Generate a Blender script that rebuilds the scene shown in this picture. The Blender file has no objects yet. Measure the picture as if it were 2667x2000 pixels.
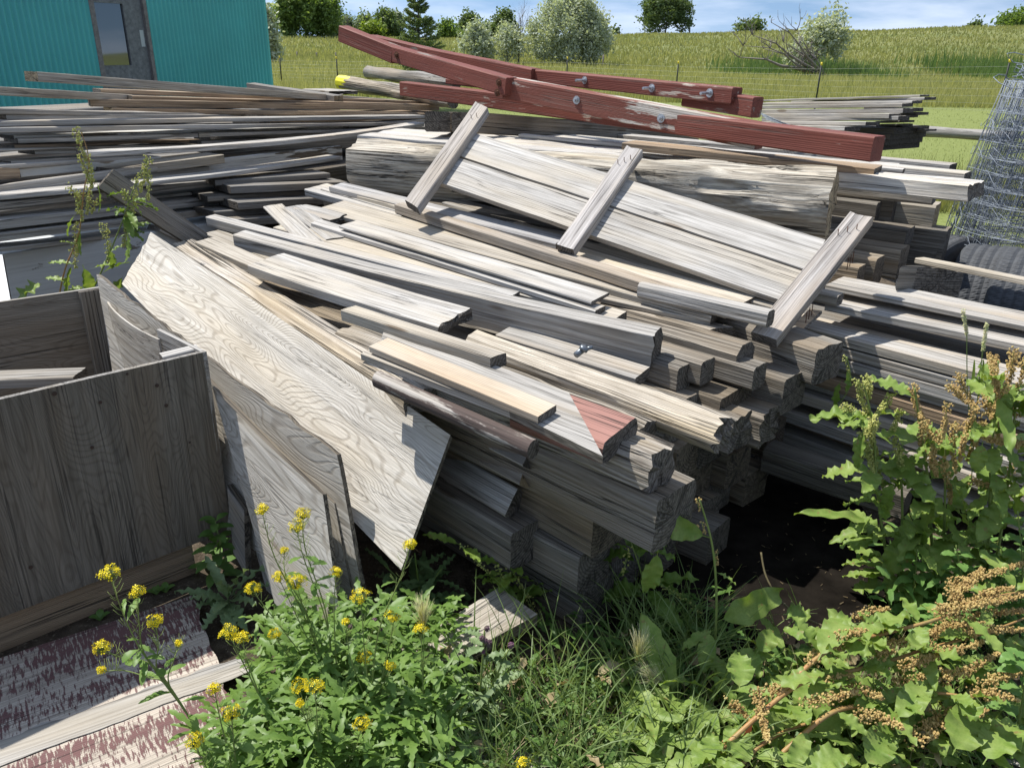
import bpy, math, random
import numpy as np
from mathutils import Vector, Matrix, noise as mn
R = math.radians
scene = bpy.context.scene
# ------------------------------------------------------------------ camera
FPX, PITCH, ROLL, EYE = 2080.0, R(23.05), R(0.97), 1.6
cam_d = bpy.data.cameras.new('camera'); cam = bpy.data.objects.new('camera', cam_d)
scene.collection.objects.link(cam); scene.camera = cam
cam_d.sensor_width = 36; cam_d.lens = 36 * FPX / 2667.0
cam_d.clip_start = 0.05; cam_d.clip_end = 3000
cam.location = (0, 0, EYE)
cam.rotation_euler = (Matrix.Rotation(R(90) - PITCH, 3, 'X') @ Matrix.Rotation(ROLL, 3, 'Z')).to_euler()
# ------------------------------------------------------------------ sky + sun
SAZ, SEL = R(150), R(60)
SUN = Vector((math.cos(SAZ) * math.cos(SEL), math.sin(SAZ) * math.cos(SEL), math.sin(SEL)))
w = bpy.data.worlds.new('World'); scene.world = w; w.use_nodes = True
nt = w.node_tree; bg = nt.nodes['Background']
sky = nt.nodes.new('ShaderNodeTexSky'); sky.sky_type = 'NISHITA'; sky.sun_disc = False
sky.sun_elevation = SEL; sky.sun_rotation = R(90) - SAZ
sky.air_density = 1.25; sky.dust_density = 0.25; sky.ozone_density = 2.2; sky.altitude = 700
tc = nt.nodes.new('ShaderNodeTexCoord'); mp = nt.nodes.new('ShaderNodeMapping')
mp.inputs['Scale'].default_value = (3.2, 3.2, 17)
nz = nt.nodes.new('ShaderNodeTexNoise'); nz.inputs['Scale'].default_value = 1.6; nz.inputs['Detail'].default_value = 7
nz.inputs['Roughness'].default_value = 0.55
rp = nt.nodes.new('ShaderNodeValToRGB'); rp.color_ramp.elements[0].position = .38; rp.color_ramp.elements[1].position = .74
rp.color_ramp.elements[1].color = (.85, .85, .85, 1)
mx = nt.nodes.new('ShaderNodeMixRGB'); mx.inputs[2].default_value = (7.2, 7.9, 9.3, 1)
nt.links.new(tc.outputs['Generated'], mp.inputs[0]); nt.links.new(mp.outputs[0], nz.inputs['Vector'])
nt.links.new(nz.outputs['Fac'], rp.inputs[0]); nt.links.new(rp.outputs[0], mx.inputs[0])
va = nt.nodes.new('ShaderNodeVectorMath'); va.operation = 'ADD'; va.inputs[1].default_value = (0, 0, .22)
vn = nt.nodes.new('ShaderNodeVectorMath'); vn.operation = 'NORMALIZE'
nt.links.new(tc.outputs['Generated'], va.inputs[0]); nt.links.new(va.outputs[0], vn.inputs[0]); nt.links.new(vn.outputs[0], sky.inputs['Vector'])
nt.links.new(sky.outputs[0], mx.inputs[1]); nt.links.new(mx.outputs[0], bg.inputs['Color'])
bg.inputs['Strength'].default_value = 0.1
sd = bpy.data.lights.new('sun', 'SUN'); sd.energy = 4.8; sd.angle = R(0.53); sd.color = (1, .965, .91)
so = bpy.data.objects.new('sun', sd); scene.collection.objects.link(so)
so.rotation_euler = SUN.to_track_quat('Z', 'Y').to_euler()
vs = scene.view_settings; vs.view_transform = 'Standard'; vs.look = 'None'; vs.exposure = 0.50; vs.gamma = 1
# ------------------------------------------------------------------ pixel -> place helpers (photo pixels 2667 x 2000)
cR, sR, cP, sP = math.cos(ROLL), math.sin(ROLL), math.cos(PITCH), math.sin(PITCH)
def ray(x, y):
    u = (x - 1333.5) / FPX; v = -(y - 1000) / FPX
    u2 = cR * u - sR * v; v2 = sR * u + cR * v
    return Vector((u2, cP + v2 * sP, -sP + v2 * cP))
def D(x, y, Y):
    d = ray(x, y); return Vector((0, 0, EYE)) + d * (Y / d.y)
def Z(x, y, z):
    d = ray(x, y); return Vector((0, 0, EYE)) + d * ((z - EYE) / d.z)
O = Vector((0, 0, EYE))
MN = Vector((-.03, -.10, 1)).normalized()
def M(x, y, off=0.0):            # the sloping top of the main timber pile
    p0 = Vector((0, 2.55, .65 + off)); d = ray(x, y)
    return O + d * ((p0 - O).dot(MN) / d.dot(MN))
def onplane(x, y, p0, n):
    d = ray(x, y); return O + d * ((p0 - O).dot(n) / d.dot(n))
# ------------------------------------------------------------------ object helpers
C = scene.collection
def tag(o, label=None, cat=None, group=None, kind=None):
    if label: o['label'] = label
    if cat: o['category'] = cat
    if group: o['group'] = group
    if kind: o['kind'] = kind
    return o
def empty(name, loc, label=None, cat=None, group=None):
    o = bpy.data.objects.new(name, None); C.objects.link(o); o.location = loc; o.empty_display_size = .1
    return tag(o, label, cat, group)
def link_mesh(name, verts, faces, mats, parent=None, mi=None, smooth=False, angle=None, mw=None):
    me = bpy.data.meshes.new(name); me.from_pydata([tuple(v) for v in verts], [], faces)
    for m in (mats if isinstance(mats, (list, tuple)) else [mats]): me.materials.append(m)
    if mi is not None: me.polygons.foreach_set('material_index', mi)
    if smooth or angle: me.polygons.foreach_set('use_smooth', [True] * len(me.polygons))
    if angle: me.set_sharp_from_angle(angle=R(angle))
    me.update()
    o = bpy.data.objects.new(name, me); C.objects.link(o)
    if parent is not None:
        o.parent = parent
        # children are given in world space: take the parent's place out again
        o.matrix_parent_inverse = pmat(parent).inverted()
    if mw is not None: o.matrix_basis = mw
    return o
def pmat(p):
    m = p.matrix_basis.copy()
    if p.parent: m = pmat(p.parent) @ p.matrix_parent_inverse @ m
    return m
def np_mesh(name, V, F, mat, parent=None, smooth=False, n=3):
    """V (N,3) array, F (M,n) index array"""
    me = bpy.data.meshes.new(name); V = np.ascontiguousarray(V, np.float32); F = np.ascontiguousarray(F, np.int32)
    me.vertices.add(len(V)); me.vertices.foreach_set('co', V.ravel())
    me.loops.add(F.size); me.loops.foreach_set('vertex_index', F.ravel())
    me.polygons.add(len(F)); me.polygons.foreach_set('loop_start', np.arange(0, F.size, n, dtype=np.int32))
    try: me.polygons.foreach_set('loop_total', np.full(len(F), n, np.int32))
    except Exception: pass
    me.update(calc_edges=True); me.validate()
    if smooth: me.polygons.foreach_set('use_smooth', [True] * len(me.polygons))
    me.materials.append(mat)
    o = bpy.data.objects.new(name, me); C.objects.link(o)
    if parent is not None:
        o.parent = parent; o.matrix_parent_inverse = pmat(parent).inverted()
    return o
# ------------------------------------------------------------------ materials
def newmat(name):
    m = bpy.data.materials.new(name); m.use_nodes = True
    return m, m.node_tree, m.node_tree.nodes['Principled BSDF']
class G:
    def __init__(s, nt): s.nt = nt
    def n(s, t, **k):
        o = s.nt.nodes.new(t)
        for a, b in k.items(): setattr(o, a, b)
        return o
    def l(s, a, b): s.nt.links.new(a, b)
    def val(s, x, inp):
        if hasattr(x, 'is_output') or isinstance(x, bpy.types.NodeSocket): s.l(x, inp)
        else: inp.default_value = x
    def math(s, op, a, b=0.0, c=None, clamp=False):
        o = s.n('ShaderNodeMath', operation=op, use_clamp=clamp); s.val(a, o.inputs[0]); s.val(b, o.inputs[1])
        if c is not None: s.val(c, o.inputs[2])
        return o.outputs[0]
    def vm(s, op, a, b):
        o = s.n('ShaderNodeVectorMath', operation=op); s.val(a, o.inputs[0]); s.val(b, o.inputs[1]); return o.outputs[0]
    def noise(s, vec, scale=1, detail=2, rough=.5, dist=0):
        o = s.n('ShaderNodeTexNoise'); s.l(vec, o.inputs['Vector']); o.inputs['Scale'].default_value = scale
        o.inputs['Detail'].default_value = detail; o.inputs['Roughness'].default_value = rough; o.inputs['Distortion'].default_value = dist
        return o.outputs['Fac']
    def mapr(s, v, a, b, c=0., d=1., smooth=False):
        o = s.n('ShaderNodeMapRange'); o.clamp = True
        if smooth: o.interpolation_type = 'SMOOTHSTEP'
        s.val(v, o.inputs[0])
        for i, q in enumerate((a, b, c, d)): s.val(q, o.inputs[i + 1])
        return o.outputs[0]
    def mix(s, f, a, b, blend='MIX'):
        o = s.n('ShaderNodeMixRGB', blend_type=blend); s.val(f, o.inputs[0])
        for x, i in ((a, 1), (b, 2)):
            if isinstance(x, tuple): o.inputs[i].default_value = (*x[:3], 1)
            else: s.l(x, o.inputs[i])
        return o.outputs[0]
def wood(name, light, dark, warm=None, crack=(.03, .026, .022), crackw=.014, crackamt=.9, bump=.7, ringscale=52, ringamt=.3,
         paint=None, pcov=.5, pdir=(3.0, 26, 26), end=False, ply=False, stripes=0.0, rough=.85):
    m, nt, bs = newmat(name); g = G(nt)
    co = g.n('ShaderNodeTexCoord').outputs['Object']; oi = g.n('ShaderNodeObjectInfo')
    rnd = oi.outputs['Random']; cx = g.n('ShaderNodeCombineXYZ')
    g.l(g.math('MULTIPLY', rnd, 37.), cx.inputs[0]); g.l(g.math('MULTIPLY', rnd, 3.1), cx.inputs[1]); g.l(g.math('MULTIPLY', rnd, 1.7), cx.inputs[2])
    p = g.vm('ADD', co, cx.outputs[0])
    sx = 30 if end else 1
    streak = g.noise(g.vm('MULTIPLY', p, (1.6 * sx, 75, 75)), 1, 6, .68)
    fine = g.noise(g.vm('MULTIPLY', p, (6. * sx, 230, 230)), 1, 3, .6)
    blot = g.noise(g.vm('MULTIPLY', p, (2.2, 5, 5)), 1, 5, .6)
    warmn = g.noise(g.vm('MULTIPLY', p, (1.1, 9, 9)), 1, 3, .5)
    if ply:
        field = g.noise(g.vm('MULTIPLY', p, (1.5, 6.0, 6.0)), 1, 1.6, .45, .25)
        rg = g.math('SINE', g.math('MULTIPLY', field, 310.))
        rings = g.mapr(rg, .25, .98)
    else:
        wv = g.n('ShaderNodeTexWave', wave_type='RINGS', rings_direction='X'); wv.inputs['Scale'].default_value = ringscale
        wv.inputs['Distortion'].default_value = 7; wv.inputs['Detail'].default_value = 2.5; wv.inputs['Detail Scale'].default_value = .09
        q = g.vm('MULTIPLY', p, (.10, 1, 1)); cy = g.n('ShaderNodeCombineXYZ')
        g.l(g.mapr(rnd, 0, 1, -.12, .12), cy.inputs[1]); cy.inputs[2].default_value = -.06
        # undo the big random shift across the grain so that the pith stays near the timber
        cz = g.n('ShaderNodeCombineXYZ'); g.l(g.math('MULTIPLY', rnd, -3.1), cz.inputs[1]); g.l(g.math('MULTIPLY', rnd, -1.7), cz.inputs[2])
        q = g.vm('ADD', g.vm('ADD', q, cz.outputs[0]), cy.outputs[0]); g.l(q, wv.inputs['Vector'])
        rings = g.mapr(wv.outputs['Fac'], .35, .9)
    cn = g.noise(g.vm('MULTIPLY', p, (1.0 * sx * .4, 36, 36)), 1, 3.5, .55)
    cmask = g.mapr(g.noise(g.vm('MULTIPLY', p, (1.2, 12, 12)), 1.3, 2), .42, .56)
    cr = g.math('MULTIPLY', g.math('SUBTRACT', 1, g.mapr(g.math('ABSOLUTE', g.math('SUBTRACT', cn, .5)), 0, crackw)), cmask)
    cr = g.math('MULTIPLY', cr, crackamt)
    col = g.mix(g.mapr(streak, .36, .60), dark, light)
    if warm: col = g.mix(g.mapr(warmn, .46, .68, 0, .85), col, warm)
    col = g.mix(g.math('MULTIPLY', rings, ringamt), col, g.mix(1, col, (.52, .48, .44), 'MULTIPLY'))
    col = g.mix(g.mapr(fine, .35, .6, .32, 0), col, g.mix(1, col, (.45, .43, .41), 'MULTIPLY'))
    col = g.mix(g.mapr(blot, .5, .72, 0, .42), col, g.mix(1, col, (.58, .55, .5), 'MULTIPLY'))
    if not end:
        vo = g.n('ShaderNodeTexVoronoi'); vo.inputs['Scale'].default_value = 1; g.l(g.vm('MULTIPLY', p, (2.4, 11, 11)), vo.inputs['Vector'])
        sc = g.n('ShaderNodeSeparateColor'); g.l(vo.outputs['Color'], sc.inputs[0])
        kn_ = g.math('MULTIPLY', g.mapr(g.math('ADD', vo.outputs['Distance'], g.math('MULTIPLY', g.math('SUBTRACT', fine, .5), .08)), .10, .16, 1, 0), g.mapr(sc.outputs[0], .66, .68))
        col = g.mix(g.math('MULTIPLY', kn_, .75), col, g.mix(1, col, (.42, .33, .25), 'MULTIPLY'))
    else:
        so_ = g.n('ShaderNodeSeparateXYZ'); g.l(co, so_.inputs[0]); ang = g.math('ARCTAN2', so_.outputs[1], so_.outputs[2]); cv = g.n('ShaderNodeCombineXYZ')
        g.l(g.math('MULTIPLY', ang, 1.6), cv.inputs[0]); g.l(g.math('MULTIPLY', rnd, 60.), cv.inputs[1]); g.l(g.math('MULTIPLY', blot, 1.2), cv.inputs[2])
        rc = g.math('ABSOLUTE', g.math('SUBTRACT', g.noise(cv.outputs[0], 1, 2), .5)); cr = g.math('MAXIMUM', cr, g.mapr(rc, 0, .022, .95, 0))
    col = g.mix(1, col, oi.outputs['Color'], 'MULTIPLY')
    hgt = g.math('ADD', g.math('MULTIPLY', streak, .9), g.math('MULTIPLY', fine, .35))
    if paint:
        pn = g.noise(g.vm('MULTIPLY', p, pdir), 1, 6, .68)
        pl = g.noise(g.vm('MULTIPLY', p, (1.4, 7, 7)), 1, 2)
        lo = .62 - .42 * pcov
        pm = g.mapr(g.math('ADD', pn, g.math('MULTIPLY', g.math('SUBTRACT', pl, .5), .9)), lo, lo + .05)
        pc = g.mix(g.mapr(streak, .3, .7), tuple(c * .8 for c in paint), paint)
        pc = g.mix(g.math('MULTIPLY', cr, .8), pc, crack)
        col = g.mix(pm, col, pc); hgt = g.math('ADD', hgt, g.math('MULTIPLY', pm, .5))
    col = g.mix(cr, col, crack)
    g.l(col, bs.inputs['Base Color'])
    hgt = g.math('SUBTRACT', hgt, g.math('MULTIPLY', cr, 1.6)); hgt = g.math('SUBTRACT', hgt, g.math('MULTIPLY', rings, .22 if not ply else .3))
    b = g.n('ShaderNodeBump'); b.inputs['Strength'].default_value = bump; b.inputs['Distance'].default_value = .004
    g.l(hgt, b.inputs['Height']); g.l(b.outputs[0], bs.inputs['Normal'])
    bs.inputs['Roughness'].default_value = rough; bs.inputs['Specular IOR Level'].default_value = .25
    return m
def plain(name, col, rough=.6, metal=0., nscale=0, namt=.3, bump=0, spec=.5):
    m, nt, bs = newmat(name); g = G(nt)
    bs.inputs['Roughness'].default_value = rough; bs.inputs['Metallic'].default_value = metal; bs.inputs['Specular IOR Level'].default_value = spec
    if nscale:
        co = g.n('ShaderNodeTexCoord').outputs['Object']; n = g.noise(co, nscale, 5, .6)
        g.l(g.mix(g.mapr(n, .3, .7), tuple(c * (1 - namt) for c in col), tuple(min(1, c * (1 + namt)) for c in col)), bs.inputs['Base Color'])
        if bump:
            b = g.n('ShaderNodeBump'); b.inputs['Strength'].default_value = bump; b.inputs['Distance'].default_value = .01
            g.l(n, b.inputs['Height']); g.l(b.outputs[0], bs.inputs['Normal'])
    else: bs.inputs['Base Color'].default_value = (*col, 1)
    return m
def leafmat(name, a, b, trans=.28, nscale=9, rough=.45, spots=None):
    m, nt, bs = newmat(name); g = G(nt); out = nt.nodes['Material Output']
    co = g.n('ShaderNodeTexCoord').outputs['Object']; oi = g.n('ShaderNodeObjectInfo')
    col = g.mix(g.mapr(g.noise(co, nscale, 3, .6), .32, .68), a, b)
    col = g.mix(g.mapr(g.noise(co, nscale * 9, 2, .6), .4, .7, 0, .35), col, g.mix(1, col, (.6, .62, .5), 'MULTIPLY'))
    if spots: col = g.mix(g.mapr(g.noise(co, nscale * 2.3, 3, .6), .64, .7, 0, .8), col, spots)
    col = g.mix(1, col, oi.outputs['Color'], 'MULTIPLY')
    g.l(col, bs.inputs['Base Color']); bs.inputs['Roughness'].default_value = rough; bs.inputs['Specular IOR Level'].default_value = .35
    tr = g.n('ShaderNodeBsdfTranslucent'); g.l(g.mix(1, col, (1.0, 1.0, .45), 'MULTIPLY'), tr.inputs[0])
    ms = g.n('ShaderNodeMixShader'); ms.inputs[0].default_value = trans
    g.l(bs.outputs[0], ms.inputs[1]); g.l(tr.outputs[0], ms.inputs[2]); g.l(ms.outputs[0], out.inputs[0])
    return m
W = {
 'grey': wood('weathered_grey_wood', (.48, .46, .425), (.235, .22, .197), warm=(.45, .385, .30)),
 'pale': wood('pale_weathered_wood', (.55, .53, .495), (.29, .275, .25), warm=(.50, .45, .37), bump=.55),
 'tan': wood('tan_weathered_wood', (.53, .487, .415), (.30, .262, .21), warm=(.50, .44, .34), bump=.55),
 'brown': wood('brown_weathered_wood', (.36, .275, .19), (.18, .135, .095), warm=(.42, .30, .19)),
 'tie': wood('rough_sawn_timber', (.30, .275, .235), (.135, .12, .10), warm=(.25, .20, .14), bump=1.0, crackw=.02, ringamt=.4),
 'rough': wood('furrowed_timber', (.47, .43, .37), (.15, .13, .105), warm=(.38, .31, .21), bump=1.6, crackw=.05, crackamt=1, ringscale=26, ringamt=.5),
 'cream': wood('bleached_cracked_timber', (.62, .56, .465), (.34, .295, .23), warm=(.54, .44, .29), bump=1.2, crackw=.03, crackamt=1),
 'fresh': wood('fresh_pine', (.64, .56, .455), (.53, .45, .345), warm=(.60, .47, .335), crackamt=.25, bump=.3, ringamt=.45),
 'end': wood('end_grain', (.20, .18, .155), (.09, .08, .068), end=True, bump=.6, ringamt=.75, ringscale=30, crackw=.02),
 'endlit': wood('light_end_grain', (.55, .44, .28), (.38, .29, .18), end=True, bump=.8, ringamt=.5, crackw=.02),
 'ply': wood('weathered_plywood', (.60, .565, .50), (.42, .39, .335), warm=(.56, .50, .40), ply=True, ringamt=.52, bump=.5, crackamt=.45),
 'bark': wood('barky_log', (.50, .46, .385), (.25, .222, .18), warm=(.42, .355, .25), bump=1.5, crackw=.03, crackamt=1, ringscale=20, ringamt=.5),
 'plydk': wood('dark_weathered_plywood', (.33, .29, .235), (.19, .165, .13), warm=(.27, .215, .155), ply=True, ringamt=.32, bump=.6, crackamt=.8, crackw=.02),
 'plyedge': wood('plywood_edge', (.30, .26, .20), (.12, .10, .08), bump=1, crackw=.05),
 'red': wood('red_painted_timber', (.44, .38, .32), (.25, .21, .17), paint=(.195, .06, .042), pcov=.86, bump=.55, crackamt=.6, rough=.6),
 'redworn': wood('worn_red_painted_timber', (.56, .52, .46), (.36, .32, .27), paint=(.215, .072, .05), pcov=.50, bump=.6, crackamt=.6, rough=.65),
 'redpink': wood('faded_red_painted_board', (.50, .38, .31), (.34, .25, .2), paint=(.36, .19, .155), pcov=.8, crackw=.02),
 'maroon': wood('peeling_maroon_plywood', (.56, .49, .41), (.38, .33, .27), paint=(.165, .088, .082), pcov=.26, pdir=(150, 24, 24), bump=.6),
 'dkpaint': wood('dark_painted_round_timber', (.50, .46, .41), (.3, .27, .23), paint=(.105, .078, .068), pcov=.6, bump=.5),
 'white': wood('peeling_white_paint_board', (.33, .27, .2), (.16, .13, .1), paint=(.62, .60, .55), pcov=.58, bump=.6),
 'offw': wood('dirty_white_panel', (.3, .28, .24), (.18, .16, .14), paint=(.60, .62, .62), pcov=.95, pdir=(7, 12, 12), bump=.15, rough=.5, crackamt=.1),
}
rust = plain('rusty_steel', (.13, .055, .03), .8, .3, 60, .4)
zinc = plain('galvanised_steel', (.52, .53, .54), .38, .85, 40, .2)
steel = plain('galvanised_wire', (.21, .24, .28), .62, .3, 25, .4)
darkmetal = plain('dark_green_steel', (.02, .025, .02), .6, .3)
# ------------------------------------------------------------------ timber builder
NOBJ = [0]
def timber(name, A, B, V1, V2, mat, label=None, cat=None, group=None, tint=1.0, ch=.003, rough=.0012, rag=0.0, bow=0.0,
           wob=0.0, rnd=0.0, end=None, parent=None, taper=None, skew=0.0, hue=(1, 1, 1), seed=None, fr=9.0, gouge=0.0):
    """A..B is one long edge; V1 and V2 are the full width and thickness vectors at B. Local x runs along the grain."""
    NOBJ[0] += 1; rr = random.Random(seed if seed is not None else NOBJ[0] * 7 + 3); so_ = rr.uniform(0, 90)
    L = (B - A).length; ex = (B - A).normalized(); ey = (V1 - ex * V1.dot(ex)).normalized(); ez = ex.cross(ey)
    if ez.dot(V2) > 0: up = -1
    else: up = 1
    w, t = V1.length, V2.length
    nx = max(3, min(60, int(L / .05))); ny = max(1, min(7, round(w / .03))); nz = max(1, min(5, round(t / .03)))
    cy, cz = min(ch / w, .3), min(ch / t, .3); per = []
    for i in range(ny + 1): per.append((cy + (1 - 2 * cy) * i / ny, 0.0, 0, -1))
    for i in range(nz + 1): per.append((1.0, cz + (1 - 2 * cz) * i / nz, 1, 0))
    for i in range(ny + 1): per.append((1 - cy - (1 - 2 * cy) * i / ny, 1.0, 0, 1))
    for i in range(nz + 1): per.append((0.0, 1 - cz - (1 - 2 * cz) * i / nz, -1, 0))
    if rnd:
        q = []
        for (y, z, a, b) in per:
            Y, Zz = 2 * y - 1, 2 * z - 1; r = math.hypot(Y, Zz); m_ = max(abs(Y), abs(Zz)); k = (1 - rnd) + rnd * m_ / r * (1.04)
            q.append(((Y * k + 1) / 2, (Zz * k + 1) / 2, Y / r, Zz / r))
        per = q
    u1, u2 = V1.normalized(), V2.normalized(); verts = []; npn = len(per)
    for s in range(nx + 1):
        f = s / nx; c = A + ex * (L * f)
        tw = taper[0] + (taper[1] - taper[0]) * f if taper else 1.0
        sag = ez * (bow * 4 * f * (1 - f)) + ey * (bow * .3 * math.sin(f * 5 + so_))
        for (y, z, a, b) in per:
            yy = .5 + (y - .5) * tw; zz = .5 + (z - .5) * tw
            p = c + V1 * yy + V2 * zz + sag
            ql = Vector((L * f * fr * .35 + so_, yy * w * fr * 3, zz * t * fr * 3))
            n_ = mn.noise(ql)
            d = (u1 * a + u2 * b)
            p = p + d * (rough * 2.2 * n_)
            if wob: p = p + d * (wob * mn.noise(Vector((L * f * 2.3 + so_, a * 3, b * 3))))
            if gouge and n_ < -.12: p = p + d * (gouge * (n_ + .12))
            if s in (0, nx):
                e = (skew * (y - .5) * w) + (rag * mn.noise(Vector((yy * w * 45 + so_, zz * t * 45, s))) if rag else 0)
                p = p + ex * (e if s else -abs(e) * .5 if rag else e)
            verts.append(p)
    faces = []; mi = []
    for s in range(nx):
        for k in range(npn):
            k2 = (k + 1) % npn; faces.append((s * npn + k, s * npn + k2, (s + 1) * npn + k2, (s + 1) * npn + k)); mi.append(0)
    for s, rev in ((0, False), (nx, True)):
        base = s * npn; cen = sum((verts[base + k] for k in range(npn)), Vector()) / npn
        mid = len(verts)
        for k in range(npn):
            p = verts[base + k] * .5 + cen * .5; p = p + ex * (rough * .8 * mn.noise(p * 40) - (rag * .35 if rag else 0) * (1 if s else -1) * abs(mn.noise(p * 33))); verts.append(p)
        ci = len(verts); verts.append(cen)
        for k in range(npn):
            k2 = (k + 1) % npn; a_, b_, c_, d_ = base + k, base + k2, mid + k2, mid + k
            faces.append((a_, d_, c_, b_) if not rev else (a_, b_, c_, d_)); mi.append(1)
            faces.append((d_, ci, c_) if not rev else (d_, c_, ci)); mi.append(1)
    frame = Matrix((ex, ey, ez)).transposed().to_4x4(); org = A + V1 * .5 + V2 * .5 + ex * (L * .5)
    mw = Matrix.Translation(org) @ frame; inv = mw.inverted()
    if up < 0: faces = [tuple(reversed(f)) for f in faces]
    vl = [inv @ v for v in verts]
    # consistent outward normals
    a0, b0, c0 = (vl[i] for i in faces[0][:3]); nrm = (b0 - a0).cross(c0 - a0); mid_ = (a0 + b0 + c0) / 3; mid_.x = 0
    if nrm.dot(mid_) < 0: faces = [tuple(reversed(f)) for f in faces]
    endm = W[end] if end else W['end']
    o = link_mesh(name, vl, faces, [W[mat] if isinstance(mat, str) else mat, endm], parent, mi, angle=50 if rnd else 32)
    if parent is None: o.matrix_basis = mw
    else: o.matrix_basis = mw
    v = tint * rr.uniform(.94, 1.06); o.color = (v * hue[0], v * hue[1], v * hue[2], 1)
    tag(o, label, cat, group)
    return o
UP = Vector((0, 0, 1))
G_MAIN, G_TIE, G_LEFT, G_RIGHT, G_FAR = ('loose boards on top of the main pile', 'squared timbers stacked in the main pile', 'long boards in the left pile',
    'long planks in the right-hand stack', 'boards in the far stack beyond the red beams')
def mb(label, a, b, c, d, off, mat='grey', name='board', cat='board', group=G_MAIN, **k):
    """board lying on the main pile: a,b ends of its near top edge, c a point of its far top edge, d a point of its front bottom edge or a thickness"""
    A, B = M(*a, off), M(*b, off); ex = (B - A).normalized(); wd = MN.cross(ex).normalized()
    if wd.y < 0: wd = -wd
    roll = k.pop('roll', 0.0); nn = MN
    if roll:
        q = Matrix.Rotation(R(roll), 3, ex); wd = q @ wd; nn = q @ MN
    if isinstance(c, (int, float)): wdt = c
    else: wdt = abs((onplane(*c, A, nn) - A).dot(wd))
    t = d if isinstance(d, (int, float)) else max(.012, -(onplane(*d, A, wd) - A).dot(nn))
    return timber(name, A, B, wd * wdt, -nn * t, mat, label, cat, group, **k)
def fb(label, A, B, w_, t, mat='grey', name='board', cat='board', group=None, tilt=0.0, **k):
    """board by the 3-D ends of its near top edge"""
    ex = (B - A).normalized(); wd = UP.cross(ex).normalized()
    if wd.dot(Vector((A.x, A.y, 0))) < 0: wd = -wd
    nn = ex.cross(wd); nn = nn if nn.z > 0 else -nn
    if tilt:
        q = Matrix.Rotation(R(tilt), 3, ex); wd = q @ wd; nn = q @ nn
    return timber(name, A, B, wd * w_, -nn * t, mat, label, cat, group, **k)
def pb(label, B, A, Cc, E, mat='tie', name='timber', cat='timber', group=G_TIE, **k):
    return timber(name, A, B, Cc - B, E - B, mat, label, cat, group, **k)
UD = Vector((-.72, .694, 0)).normalized()
def tie(label, b, z, w_=.14, t=.14, L=2.2, yaw=0.0, pitch=0.0, mat='tie', name='timber', cat='timber', group=G_TIE, Y=None, **k):
    B = Z(*b, z) if Y is None else D(*b, Y)
    u = Matrix.Rotation(R(yaw), 3, 'Z') @ UD; u = (u + UP * math.tan(R(pitch))).normalized()
    wd = UP.cross(u).normalized()
    if wd.y < 0: wd = -wd
    nn = u.cross(wd); nn = nn if nn.z > 0 else -nn
    k.setdefault('ch', .009); k.setdefault('rough', .002)
    return timber(name, B + u * L, B, wd * w_, -nn * t, mat, label, cat, group, **k)
def sheet(name, label, P, t, mat, cat='plywood sheet', group=None, parent=None, n=(16, 8), curl=0.0, rag=0.0, tint=1.0, edge='plyedge', ragside=()):
    """P: corners TL, TR, BR, BL in space (TL->TR along the grain); thickness t goes away from the camera"""
    TL, TR, BR, BL = P; ex = (TR - TL).normalized(); ey = (BL - TL); ey = (ey - ex * ey.dot(ex)).normalized(); ez = ex.cross(ey)
    cen = (TL + TR + BR + BL) / 4
    nv = ez if ez.dot(O - cen) > 0 else -ez
    verts = []; nx, ny = n; s0 = random.uniform(0, 50)
    for side in (0, 1):
        for i in range(nx + 1):
            for j in range(ny + 1):
                u, v = i / nx, j / ny
                p = (TL * (1 - u) + TR * u) * (1 - v) + (BL * (1 - u) + BR * u) * v
                p = p + nv * (curl * (4 * u * (1 - u)) + .0025 * mn.noise(p * 6))
                if rag:
                    r_ = rag * (mn.noise(p * 30) + .6 * mn.noise(p * 80))
                    if j == 0 and 't' in ragside: p = p + ey * r_
                    if j == ny and 'b' in ragside: p = p - ey * abs(r_)
                    if i == 0 and 'l' in ragside: p = p + ex * (abs(r_) * 1.6)
                    if i == nx and 'r' in ragside: p = p - ex * abs(r_)
                verts.append(p - nv * (t * side))
    def ix(s, i, j): return s * (nx + 1) * (ny + 1) + i * (ny + 1) + j
    faces = []; mi = []
    for i in range(nx):
        for j in range(ny):
            q = (ix(0, i, j), ix(0, i, j + 1), ix(0, i + 1, j + 1), ix(0, i + 1, j)); faces.append(q); mi.append(0)
            faces.append(tuple(reversed([a + (nx + 1) * (ny + 1) for a in q]))); mi.append(0)
    rim = [(i, 0) for i in range(nx)] + [(nx, j) for j in range(ny)] + [(i, ny) for i in range(nx, 0, -1)] + [(0, j) for j in range(ny, 0, -1)]
    for k in range(len(rim)):
        a, b = rim[k], rim[(k + 1) % len(rim)]
        faces.append((ix(0, *a), ix(0, *b), ix(1, *b), ix(1, *a))); mi.append(1)
    mw = Matrix.Translation(cen) @ Matrix((ex, ey, ez)).transposed().to_4x4(); inv = mw.inverted(); vl = [inv @ v for v in verts]
    a0, b0, c0 = (verts[i] for i in faces[0][:3])
    if (b0 - a0).cross(c0 - a0).dot(nv) < 0: faces = [tuple(reversed(f)) for f in faces]
    o = link_mesh(name, vl, faces, [W[mat], W[edge]], parent, mi, angle=35); o.matrix_basis = mw
    o.color = (tint, tint, tint, 1); tag(o, label, cat, group)
    return o
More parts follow.
